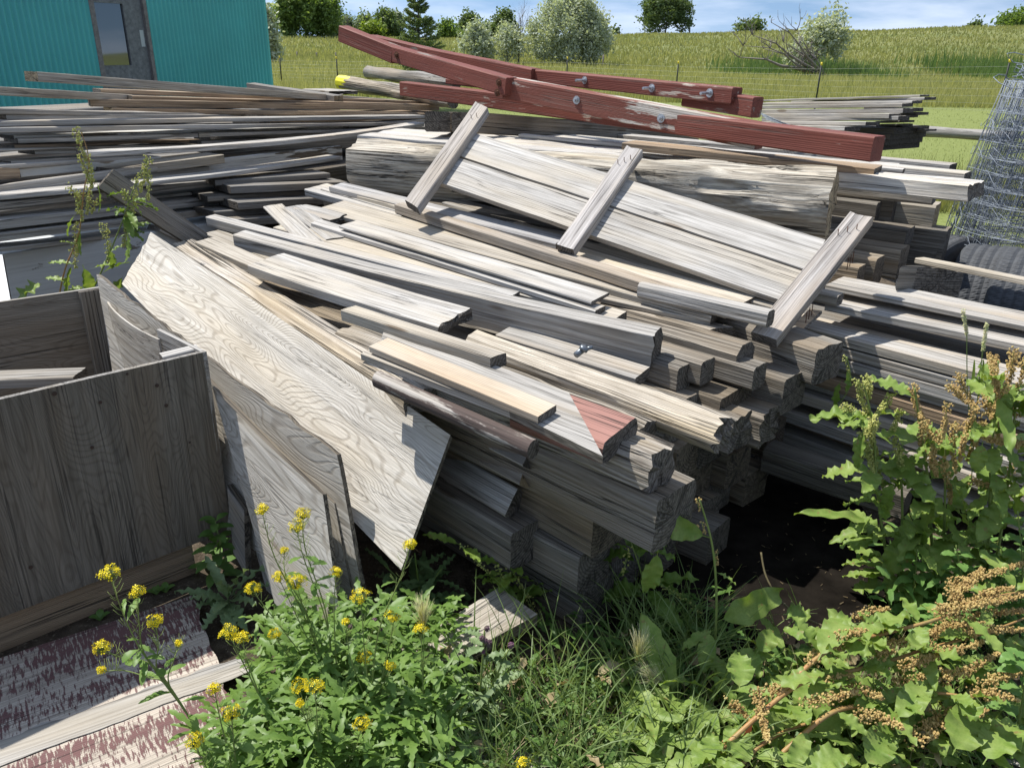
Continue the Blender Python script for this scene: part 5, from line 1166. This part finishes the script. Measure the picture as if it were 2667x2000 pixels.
# --- dock by the dark hollow
st = [dz([(1828, 1818), (1858, 1700), (1866, 1560), (1855, 1420), (1822, 1300)], 1.72)]
for s_ in st: s_[0].z = 0
dock('single dock stem standing before the dark hollow with a big drooping leaf on each side', st,
     [(D(1862, 1620, 1.72), D(2055, 1585, 1.74), .075, Vector((.2, -.9, .5))), (D(1850, 1640, 1.7), D(1832, 1745, 1.62), .045), (D(1860, 1640, 1.72), D(1780, 1690, 1.66), .03), (D(1850, 1400, 1.74), D(1675, 1390, 1.74), .06, Vector((0, -1, .3))), (D(1715, 1430, 1.73), D(1690, 1560, 1.72), .05, Vector((0, -1, .2))),
      (D(1864, 1490, 1.72), D(1915, 1520, 1.7), .02), (D(1850, 1690, 1.7), D(1888, 1800, 1.6), .045), (D(2040, 1600, 1.75), D(2110, 1605, 1.74), .06), (D(1925, 1680, 1.66), D(1975, 1760, 1.58), .05), (D(1970, 1700, 1.66), D(2022, 1650, 1.7), .05)],
     [dz(s_, 1.73) for s_ in ([(1815, 1300), (1822, 1330)], [(1828, 1360), (1836, 1390)], [(1862, 1440), (1868, 1470)])], 'stem', 'gold', .005, dens=500)
t = MB(); t.tube(polyline([D(1982, 1438, 1.95), D(1995, 1500, 1.9), D(2030, 1560, 1.85), D(2080, 1600, 1.8), D(2150, 1632, 1.75)], 5), [.003] * 21, 5); t.build('dry_stalk', Lm['straw'], None, label='thin bare stalk arching across the dark hollow', cat='stalk', tint=(.45, .45, .4))
m = MB(); m.leaf(Z(1762, 1835, .06), Z(1694, 1640, .2) - Z(1762, 1835, .06), .24, .07, up=Vector((.3, -.8, .5)), nl=16, nw=6, wave=.3, nwav=6, droop=.2)
bl = m.build('leaf', Lm['dock'], None, label='large holed dock leaf with pale midrib standing in the grass', cat='leaf', tint=(1.15, 1.15, 1.1))
m = MB(); m.tube([Z(1765, 1845, .055), Z(1730, 1735, .135), Z(1698, 1650, .2)], [.003, .002, .001], 5); m.build('midrib', Lm['stem'], bl)
m = MB(); m.leaf(Z(1962, 1862, .20), Z(1925, 1955, .10) - Z(1962, 1862, .20), .12, .032, up=Vector((.6, -.7, .3)), nl=10, wave=.15, droop=.3); m.build('leaf', Lm['red'], None, label='single crimson dock leaf among the fallen seed stems', cat='leaf')
# --- fallen docks, lower right
def zz_(l, z): return [Z(x, y, z + rp_.uniform(-.015, .015)) for x, y in l]
def fallen(label, stems, spikes, leaves, z, nl, **k):
    S_ = [zz_(s_, z) for s_ in stems]
    if len(S_[0]) > 1: S_[0][0].z = max(.03, S_[0][0].z - .08)
    lv_ = autoleaves(S_, nl, .07, .16, .03, .055, 0, 1, (-.4, .7)) + [(Z(a, b, z), Z(c, d, z + .03), w_) for a, b, c, d, w_ in leaves]
    return dock(label, S_, lv_, [zz_(s_, z + .025) for s_ in spikes], k.get('smat', 'rstem'), k.get('seedm', 'gold'), .0065, seedr=.0037, dens=1700, rad=.019)
fallen('fallen dock stem highest in the lower right weeds', [[(2040, 1740), (2160, 1690), (2300, 1650), (2440, 1612), (2560, 1560), (2667, 1540)]],
       [[(2475, 1525), (2560, 1500), (2667, 1465)], [(2480, 1600), (2560, 1550), (2640, 1530)], [(2440, 1590), (2540, 1575), (2667, 1550)], [(2230, 1605), (2270, 1592), (2315, 1585)], [(2180, 1665), (2220, 1650), (2260, 1640)], [(2480, 1560), (2520, 1520), (2560, 1480)]],
       [(2140, 1690, 2290, 1630, .07), (2130, 1720, 2200, 1600, .06), (2250, 1640, 2360, 1600, .06)], .30, 14)
fallen('fallen dock stem second from the top, with long golden seed heads', [[(1885, 1885), (2063, 1792), (2180, 1755), (2295, 1728), (2409, 1690), (2560, 1650), (2667, 1610)]],
       [[(2390, 1660), (2470, 1640), (2560, 1620)], [(2440, 1640), (2560, 1600), (2667, 1590)], [(2110, 1725), (2130, 1700), (2145, 1690)], [(2180, 1690), (2230, 1670), (2250, 1650)], [(2350, 1735), (2400, 1720), (2440, 1705)], [(2420, 1700), (2500, 1690), (2560, 1670)], [(2500, 1650), (2580, 1640), (2667, 1640)], [(2300, 1680), (2360, 1670), (2400, 1650)], [(2280, 1710), (2330, 1690)]],
       [(2020, 1795, 2140, 1750, .05), (1925, 1800, 1930, 1700, .06)], .24, 16)
fallen('fallen dock stem third from the top, orange-brown and bare in the middle', [[(2025, 1915), (2156, 1861), (2260, 1835), (2367, 1812), (2450, 1805), (2535, 1817)]],
       [[(2100, 1830), (2170, 1815), (2230, 1800)], [(2200, 1785), (2260, 1800), (2300, 1818)], [(1975, 1800), (1985, 1860), (2000, 1930)], [(2000, 1800), (2040, 1790), (2070, 1780)], [(2450, 1765), (2520, 1745), (2600, 1700)], [(2540, 1800), (2600, 1810), (2650, 1820)], [(2560, 1780), (2620, 1760), (2667, 1745)], [(2240, 1860), (2300, 1870), (2350, 1895)], [(2330, 1770), (2400, 1765), (2440, 1750)], [(2120, 1790), (2160, 1770), (2220, 1760)]],
       [(2060, 1830, 2100, 1880, .05), (2330, 1880, 2420, 1780, .06)], .20, 16)
fallen('lowest fallen dock stem, red-brown at the bottom edge', [[(1882, 2000), (1970, 1950), (2080, 1890), (2200, 1870)], [(1840, 2000), (1905, 1900)]],
       [[(2400, 1900), (2480, 1880), (2560, 1860)], [(2250, 1850), (2320, 1880), (2380, 1905)], [(1900, 1830), (1930, 1850), (1950, 1870)], [(2420, 1870), (2500, 1850), (2570, 1850)], [(2380, 1930), (2440, 1910)]],
       [(2110, 1905, 2230, 1870, .055), (2480, 1965, 2545, 1850, .09), (2060, 2000, 2210, 1975, .065), (1960, 1995, 1890, 1900, .06), (2250, 2000, 2330, 1900, .07), (2560, 1990, 2640, 1880, .08)], .14, 18)
# --- low dock leaves covering the ground lower right
for gi, (x0, x1, y0, y1, n, lab) in enumerate(((1590, 1960, 1790, 2010, 75, 'low leafy dock clump at the bottom, right of the grass'), (1960, 2330, 1700, 2010, 80, 'low leafy dock clump under the fallen stems, middle'), (2300, 2680, 1650, 2010, 80, 'low leafy dock clump at the lower right corner'))):
    m = MB()
    for _ in range(n):
        x, y = rp_.uniform(x0, x1), rp_.uniform(y0, y1); p = Z(x, y, rp_.uniform(.01, .12)); an = rp_.uniform(0, 6.283)
        m.leaf(p, Vector((math.cos(an), math.sin(an), rp_.uniform(.1, 1.0))), rp_.uniform(.08, .19), rp_.uniform(.024, .045), up=UP + rv(.5), nl=20, nw=6, wave=.36, droop=.9, nwav=2.6)
    m.build('dock_plant', Lm['dock'], None, label=lab, cat='plant', group='curly dock plants')
# --- nettles
def nettle(label, root, top, n, Y):
    t = empty('nettle_plant', D(*root, Y), label, 'plant', 'nettle-like plants at the right'); c = polyline([Vector((D(*root, Y).x, D(*root, Y).y, 0)), D((root[0] + top[0]) / 2 + 8, (root[1] + top[1]) / 2, Y), D(*top, Y)], 8)
    m = MB(); m.tube(c, [.003 * (1 - .5 * i / len(c)) for i in range(len(c))], 5); m.build('stem', Lm['stem'], t); m = MB()
    for i in range(n):
        f = .2 + .8 * i / n; p = c[int(f * (len(c) - 1))]; an = i * 1.57 + rp_.uniform(-.3, .3)
        for s_ in (0, math.pi): m.leaf(p, Vector((math.cos(an + s_), math.sin(an + s_), .35)), (.085 - .045 * f) * rp_.uniform(.8, 1.2), .05 - .022 * f, nl=12, nw=4, wave=.1, fold=.15, droop=.9, lobes=6, lobamp=.22, prof=.6, stalk=.2)
    m.build('foliage', Lm['nettle'], t)
for i, (rt, tp, lab) in enumerate((((2520, 1700), (2490, 1420), 'nettle-like plant below the brown dock heads'), ((2420, 1700), (2440, 1480), 'nettle-like plant in the middle of the right weeds'), ((2600, 1650), (2560, 1400), 'taller nettle-like plant left of the edge'),
                          ((2660, 1650), (2650, 1330), 'nettle-like plant cut by the right edge'), ((2350, 1650), (2390, 1430), 'nettle-like plant under the big dock leaf'), ((2680, 1850), (2640, 1700), 'low nettle-like plant at the lower right edge'), ((2580, 1600), (2610, 1470), 'short nettle-like plant before the right-hand stack'))):
    nettle(lab, rt, tp, 11, 1.86 + .05 * (i % 3) - (.5 if i == 5 else 0))
# --- yellow flowered plants
def head(mb, gm_, c, R_, n):
    for _ in range(n):
        d = Vector((rp_.gauss(0, 1), rp_.gauss(0, 1), abs(rp_.gauss(0, .8)) + .1)).normalized(); p = c + d * R_ * rp_.uniform(.55, 1.0); a = (d + rv(.3)).normalized(); b = a.orthogonal().normalized(); b = Matrix.Rotation(rp_.uniform(0, 6), 3, a) @ b; e = a.cross(b); s_ = rp_.uniform(.0032, .0045)
        for q in (b, e, -b, -e):
            sd = a.cross(q) * s_ * .42; mb.quad(p + q * s_ * .15 - sd * .5, p + q * s_ + a * s_ * .25 - sd, p + q * s_ * 1.25 + a * s_ * .3, p + q * s_ + a * s_ * .25 + sd)
        gm_.tube([c - UP * R_ * .6, p], [.0006, .0004], 3)
def mustard(label, root, Y, heads, nleaf=40, yr=None, bare=False):
    rt = D(*root, Y); rt.z = .0; t = empty('mustard_plant', rt, label, 'plant', 'yellow-flowered mustard plants')
    sm_ = MB(); lf = MB(); stems = []
    for (x, y, r_, via) in heads:
        h_ = D(x, y, Y + rp_.uniform(-.05, .05)); v_ = [D(*q, Y) for q in via]; pts = [rt] + v_ + [h_ - UP * .004]
        c = polyline(pts, 7); sm_.tube(c, [.0026 * (1 - .7 * i / len(c)) for i in range(len(c))], 5); stems.append(c); R_ = r_ * 1.05 * (h_ - O).length / FPX
        for k in range(int(10 + r_ * .6)):      # seed pods below the head
            f = 1 - .02 - .30 * k / 22; q = c[int(max(0, f) * (len(c) - 1))]; an = rp_.uniform(0, 6.28); d = Vector((math.cos(an), math.sin(an), .7)).normalized()
            sm_.tube([q, q + d * .012, q + d * .016 + UP * .008 + d * .006], [.0006, .0007, .0004], 3)
        m = MB(); head(m, sm_, h_, R_, int(10 + r_ * 1.7)); m.build('flower_head', Lm['yellow'], t, smooth=False)
    sm_.build('stem', Lm['stem'], t)
    for _ in range(nleaf):
        c = rp_.choice(stems); f = rp_.random() ** 1.3 * .85; p = c[int(f * (len(c) - 1))]; an = rp_.uniform(0, 6.28)
        lf.leaf(p, Vector((math.cos(an), math.sin(an), rp_.uniform(0, .9))), rp_.uniform(.035, .09) * (1.15 - f * .6), rp_.uniform(.009, .020), nl=10, nw=2, wave=.12, fold=.25, droop=rp_.uniform(.3, 1.1), lobes=rp_.choice((0, 3, 4)), lobamp=.5, prof=1.2)
    lf.build('foliage', Lm['mustard'], t)
mustard('sparse yellow-flowered plant leaning left over the maroon sheet', (600, 2080), 1.33, [(285, 1497, 25, [(500, 1880), (425, 1770), (365, 1690), (318, 1590)]), (358, 1545, 19, [(500, 1880), (430, 1770), (375, 1700), (362, 1620)]), (405, 1620, 20, [(500, 1880), (440, 1790), (408, 1740), (412, 1680)]),
        (267, 1690, 21, [(500, 1880), (425, 1775), (385, 1725), (330, 1715)]), (264, 1746, 9, [(500, 1880), (430, 1780), (390, 1765), (320, 1745)]), (466, 1676, 8, [(500, 1880), (440, 1780), (452, 1720)])], 46)
mustard('yellow-flowered plant with two heads close together right of the bare strip', (720, 2000), 1.42, [(597, 1650, 24, [(690, 1850), (640, 1740)]), (632, 1664, 20, [(690, 1850), (650, 1740)])], 14)
mustard('tall many-headed yellow-flowered plant in front of the tan plywood panel', (900, 1960), 1.55, [(682, 1330, 18, [(860, 1780), (790, 1600), (715, 1450)]), (740, 1434, 10, [(860, 1780), (800, 1600), (745, 1500)]), (789, 1341, 20, [(870, 1780), (850, 1600), (795, 1430)]), (774, 1374, 24, [(870, 1780), (850, 1620), (790, 1450)]), (875, 1492, 16, [(880, 1790), (870, 1600)]),
        (771, 1518, 28, [(860, 1780), (810, 1640)]), (727, 1504, 17, [(860, 1780), (790, 1640)]), (658, 1536, 22, [(850, 1790), (760, 1670)]), (715, 1652, 17, [(850, 1790), (770, 1730)])], 120)
mustard('yellow-flowered plant whose largest head stands before the dark gap', (960, 2000), 1.45, [(940, 1558, 27, [(965, 1850), (950, 1700)]), (1067, 1420, 19, [(965, 1850), (985, 1650), (1045, 1500)]), (1027, 1606, 23, [(975, 1850), (1010, 1700)]), (951, 1713, 20, [(965, 1850)]), (1016, 1735, 14, [(975, 1850)]), (900, 1620, 9, [(960, 1850), (915, 1720)])], 70)
mustard('single-stemmed yellow-flowered plant beside the foxtail', (1105, 2000), 1.45, [(1097, 1641, 20, [(1103, 1850), (1100, 1740)])], 18)
mustard('low yellow-flowered plant with a broad double head at the bottom centre', (830, 2100), 1.3, [(780, 1788, 22, [(820, 1950)]), (820, 1792, 24, [(830, 1950)]), (782, 1832, 10, [(820, 1950)]), (944, 1886, 22, [(900, 2000)])], 60)
mustard('low yellow-flowered plant at the bottom left of the weeds', (620, 2120), 1.25, [(602, 1858, 24, [(615, 2000)]), (506, 1932, 22, [(560, 2040)]), (558, 1795, 16, [(600, 1980), (575, 1880)])], 60)
mustard('small yellow-flowered plant cut by the bottom edge of the view', (1365, 2120), 1.28, [(1361, 1988, 17, [(1363, 2050)])], 8)
# --- thistles
def spiky(mb, p, d, L_, Wd, up=UP): mb.leaf(p, d, L_, Wd, up=up, nl=18, nw=4, wave=.42, fold=.2, droop=.6, lobes=6, lobamp=.6, prof=.8, nwav=6)
def thistle(label, root, Y, stems, nleaf, buds=(), tint=None, lp=(.06, .13)):
    rt = D(*root, Y); rt.z = 0; t = empty('thistle_plant', rt, label, 'plant', 'prickly thistles'); S_ = [polyline([rt] + [D(*q, Y) for q in s_], 6) for s_ in stems]; m = MB()
    for c in S_: m.tube(c, [.004 * (1 - .5 * i / len(c)) for i in range(len(c))], 5)
    m.build('stem', Lm['stem'], t, tint=tint); m = MB()
    for i in range(nleaf):
        c = rp_.choice(S_); f = rp_.uniform(.1, .97); p = c[int(f * (len(c) - 1))]; an = i * 2.4; spiky(m, p, Vector((math.cos(an), math.sin(an), rp_.uniform(-.1, .8))), rp_.uniform(*lp) * (1.15 - .5 * f), rp_.uniform(.03, .045) * (1.1 - .4 * f))
    m.build('foliage', Lm['thistle'], t, tint=tint)
    for (x, y, r_) in buds:
        p = D(x, y, Y - .01); m = MB(); R_ = r_ * 2. / FPX
        for _ in range(60): d = rv().normalized(); m.seed(p + d * R_ * .6, R_ * .35)
        m.build('flower_bud', Lm['bud'], t, smooth=False)
thistle('thistle with a cluster of purple buds in the middle foreground', (1230, 1990), 1.52, [[(1250, 1800), (1262, 1640)], [(1260, 1830), (1325, 1690)], [(1230, 1850), (1180, 1760)], [(1240, 1860), (1300, 1820)]], 46, ((1268, 1636, 9), (1255, 1662, 9), (1272, 1680, 8), (1264, 1668, 8), (1331, 1680, 10), (1259, 1697, 6), (1275, 1672, 8)))
thistle('thistle with small purple buds in shade among the yellow flowers', (960, 1900), 1.68, [[(950, 1760), (975, 1620)], [(930, 1770), (915, 1640)]], 16, ((975, 1615, 9), (985, 1625, 8), (912, 1632, 8), (995, 1640, 6)), tint=(.8, .8, .8))
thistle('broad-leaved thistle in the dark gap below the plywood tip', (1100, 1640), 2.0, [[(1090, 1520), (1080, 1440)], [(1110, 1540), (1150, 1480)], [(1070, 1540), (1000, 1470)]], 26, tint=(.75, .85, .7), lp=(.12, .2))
rt = Z(600, 1600, .0); t = empty('thistle_plant', rt, 'prickly pale green thistle rosette beside the plywood box corner', 'plant', 'prickly thistles'); m = MB()
for (x, y, z_) in ((465, 1538, .08), (545, 1452, .17), (675, 1468, .17), (515, 1590, .05), (535, 1640, .03), (590, 1640, .03), (640, 1640, .04), (660, 1570, .10), (500, 1560, .09), (620, 1470, .2), (575, 1500, .16), (560, 1600, .08), (690, 1520, .12), (610, 1650, .03)):
    p = rt + UP * .05; q = Z(x, y, z_); spiky(m, p, q - p + UP * .04, (q - p).length * 1.1, .045)
m.build('foliage', Lm['thistle'], t)
# --- broad leaved weed at the foot of the box
rt = Z(565, 1500, 0); t = empty('weed_plant', rt, 'dark broad-leaved weed in the shade at the foot of the box', 'plant'); m = MB(); m.tube([rt, D(575, 1420, rt.y), D(560, 1355, rt.y)], [.003, .002, .001], 5); m.build('stem', Lm['stem'], t); m = MB()
for i in range(26): f = i / 26; p = rt.lerp(D(562, 1345, rt.y), f); an = i * 2.4; m.leaf(p, Vector((math.cos(an), math.sin(an), .4)), .10 - .05 * f, .035 - .012 * f, nl=7, nw=2, wave=.05, droop=.8)
m.build('foliage', Lm['weed'], t)
rt = Z(600, 1580, 0)
for (x, y, lab) in ((408, 1545, 'tiny round-leaved seedling at the foot of the box, right one'), (262, 1612, 'tiny round-leaved seedling at the foot of the box, left one'), (432, 1540, 'single seedling leaf right of the tiny seedling')):
    m = MB(); p = Z(x, y, .0)
    for i in range(4): an = i * 1.6 + .4; m.leaf(p, Vector((math.cos(an), math.sin(an), 1.2)), .035, .02, nl=5, nw=2, wave=0, droop=.9)
    m.build('seedling', Lm['weed'], None, label=lab, cat='plant', group='seedlings by the box')
# --- drooping dock heads in the shade under the timbers
for (sp_, lab) in (([(1200, 1420), (1260, 1480), (1310, 1530), (1350, 1580)], 'dark drooping dock stalk in the shade left of the corner timber'), ([(1330, 1480), (1365, 1540), (1390, 1610), (1420, 1660)], 'second drooping dock stalk touching the corner timber')):
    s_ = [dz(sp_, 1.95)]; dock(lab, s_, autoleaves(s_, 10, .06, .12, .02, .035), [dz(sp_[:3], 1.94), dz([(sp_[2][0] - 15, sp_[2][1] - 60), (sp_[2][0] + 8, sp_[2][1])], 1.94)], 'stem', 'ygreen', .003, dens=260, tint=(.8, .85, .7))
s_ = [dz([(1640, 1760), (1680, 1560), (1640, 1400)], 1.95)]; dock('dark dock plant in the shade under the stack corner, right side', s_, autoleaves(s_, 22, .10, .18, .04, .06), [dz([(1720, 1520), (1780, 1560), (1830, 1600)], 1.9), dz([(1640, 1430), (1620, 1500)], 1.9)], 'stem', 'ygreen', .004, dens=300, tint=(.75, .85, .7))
s_ = [[D(2205, 930, 2.5), D(2215, 1000, 2.5), D(2180, 1060, 2.5)]]; dock('small green dock sprig hanging between the pile and the right-hand stack', s_, [(D(2190, 990, 2.5), D(2165, 1070, 2.48), .03), (D(2205, 960, 2.5), D(2212, 1020, 2.48), .03), (D(2225, 1050, 2.4), D(2218, 1100, 2.4), .03)], [[D(2200, 930, 2.5), D(2212, 1000, 2.5)]], 'stem', 'ygreen', .003, dens=300, tint=(.8, .9, .8))
# --- grasses
def grass(name, lab, n, fn_, L0, L1, w_, mat, **t):
    m = MB()
    for _ in range(n):
        p = fn_(); an = rp_.uniform(0, 6.28); d = Vector((math.cos(an) * .45, math.sin(an) * .45, 1)).normalized(); L_ = rp_.uniform(L0, L1); q = p.copy(); sd = d.cross(Vector((rp_.uniform(-1, 1), rp_.uniform(-1, 1), .2))).normalized(); k = len(m.V); ns = 6; dr = rp_.uniform(.15, 1.5)
        for i in range(ns + 1):
            f = i / ns; ww = w_ * (1 - f ** 2) * .5 + .0002; m.V += [q - sd * ww, q + sd * ww]; q = q + d * L_ / ns; d = (d + Vector((math.cos(an), math.sin(an), -.9)) * dr * .22 * (f + .2)).normalized()
        for i in range(ns): m.F.append((k + 2 * i, k + 2 * i + 1, k + 2 * i + 3, k + 2 * i + 2))
    return m.build(name, Lm[mat], None, kind='stuff')
def area(x0, x1, y0, y1): return lambda: Z(rp_.uniform(x0, x1), rp_.uniform(y0, y1), 0)
grass('grass', '', 620, area(1230, 1830, 1740, 2120), .12, .34, .0052, 'grass')
grass('grass', '', 200, area(1600, 1850, 1620, 1760), .12, .30, .0045, 'grass')
grass('grass', '', 500, area(880, 1300, 1850, 2100), .08, .2, .004, 'grass')
grass('grass', '', 500, area(1850, 2667, 1650, 2100), .08, .22, .004, 'grass')
grass('dry_grass', '', 800, area(1150, 2600, 1750, 2100), .05, .16, .003, 'straw')
grass('dry_grass', '', 260, area(700, 1300, 1700, 2050), .04, .12, .003, 'straw')
def ground_leaves(n, fn_, z1, L0, L1, mat, lob=4, tint=None):
    m = MB()
    for _ in range(n):
        p = fn_(); p.z = rp_.uniform(.0, z1); an = rp_.uniform(0, 6.28)
        m.leaf(p, Vector((math.cos(an), math.sin(an), rp_.uniform(.1, 1.2))), rp_.uniform(L0, L1), rp_.uniform(.010, .024), nl=9, nw=2, wave=.15, fold=.2, droop=rp_.uniform(.3, 1.2), lobes=lob, lobamp=.5, up=UP + rv(.4))
    m.build('ground_cover', Lm[mat], None, kind='stuff', tint=tint)
ground_leaves(2300, area(700, 1180, 1690, 2120), .20, .04, .10, 'mustard')
ground_leaves(260, area(560, 760, 1900, 2100), .12, .04, .09, 'mustard')
ground_leaves(260, area(740, 900, 1580, 1720), .09, .03, .08, 'weed')
ground_leaves(420, area(850, 1250, 1760, 2100), .14, .04, .10, 'thistle', 6)
ground_leaves(520, area(1250, 1750, 1760, 2100), .07, .03, .08, 'weed')
ground_leaves(420, area(1700, 2667, 1700, 2100), .08, .04, .09, 'weed')
ground_leaves(330, area(2280, 2667, 1500, 1760), .22, .05, .10, 'nettle', 5)
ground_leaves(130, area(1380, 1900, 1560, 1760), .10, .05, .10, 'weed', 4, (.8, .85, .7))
# soil crumbs
m = MB()
for _ in range(1100):
    p = Z(rp_.uniform(650, 2667), rp_.uniform(1560, 2050), .004); m.seed(p, rp_.uniform(.002, .009))
tag(link_mesh('soil_crumbs', m.V, m.F, plain('soil_crumb', (.17, .13, .09), .95, 0, 40, .4)), kind='stuff')
m = MB()
for _ in range(260):     # splinters and chips
    p = Z(rp_.uniform(1380, 2330), rp_.uniform(1300, 1760), .009); an = rp_.uniform(0, 3.14); d = Vector((math.cos(an), math.sin(an), rp_.uniform(-.05, .2))); l_ = rp_.uniform(.004, .022); s_ = d.cross(UP).normalized() * rp_.uniform(.0006, .003); m.quad(p - s_, p + d * l_ - s_ * .5, p + d * l_ + s_ * .5, p + s_)
tag(link_mesh('wood_chips', m.V, m.F, Lm['straw']), kind='stuff').color = (.3, .27, .24, 1)
m = MB()
for _ in range(120):     # withered leaves among the weeds
    p = Z(rp_.uniform(900, 2667), rp_.uniform(1640, 2050), rp_.uniform(.01, .12)); an = rp_.uniform(0, 6.28); m.leaf(p, Vector((math.cos(an), math.sin(an), rp_.uniform(-.2, .6))), rp_.uniform(.03, .09), rp_.uniform(.012, .03), nl=10, nw=4, wave=.5, droop=1.2, up=UP + rv(.8))
tag(link_mesh('withered_leaves', m.V, m.F, leafmat('withered_leaf', (.34, .24, .13), (.42, .36, .20), .2, 30, .7), smooth=True), kind='stuff')
# foxtail and timothy heads
def foxtail(lab, root, pts, Y):
    rt = D(*root, Y); rt.z = 0; t = empty('foxtail_grass', rt, lab, 'grass stalk', 'foxtail barley heads'); P_ = [D(*q, Y) for q in pts]; m = MB(); m.tube(polyline([rt, P_[0]], 6), [.0012] * 7, 4); m.build('stem', Lm['grass'], t); m = MB(); ax_ = (P_[1] - P_[0])
    for _ in range(150):
        f = rp_.random(); p = P_[0] + ax_ * f * .5; d = (ax_.normalized() + rv(.42)).normalized(); m.tube([p, p + d * ax_.length * .62], [.0006, .0002], 3)
    m.build('seed_head', Lm['awn'], t)
foxtail('foxtail head standing between two yellow flower heads', (1100, 1900), ((1104, 1645), (1100, 1560)), 1.5)
foxtail('upright foxtail head beside the large holed leaf', (1668, 1900), ((1660, 1730), (1672, 1640)), 1.6)
foxtail('slanting foxtail head pointing up left beside the large holed leaf', (1760, 1860), ((1745, 1790), (1660, 1735)), 1.58)
for lab, pts, hp in (('left timothy grass stalk with pale spike before the right-hand stack', [(2548, 1250), (2522, 1050), (2518, 870)], [(2518, 872), (2508, 808)]), ('right timothy grass stalk with pale spike before the right-hand stack', [(2530, 1250), (2545, 1050), (2560, 910)], [(2560, 912), (2570, 842)])):
    P_ = dz(pts, 2.1); t = empty('timothy_grass', P_[0], lab, 'grass stalk', 'timothy grass stalks'); m = MB(); m.tube(polyline(P_, 6), [.0015] * 13, 4); m.leaf(P_[1], Vector((-.1, -.1, 1)), .16, .006, nl=8, nw=2, wave=0); m.build('stem', Lm['grass'], t); m = MB(); h0_, h1_ = dz(hp, 2.1)
    for _ in range(260): m.seed(h0_.lerp(h1_, rp_.random()) + rv(.0045), .002)
    m.build('seed_head', Lm['awn'], t, smooth=False)
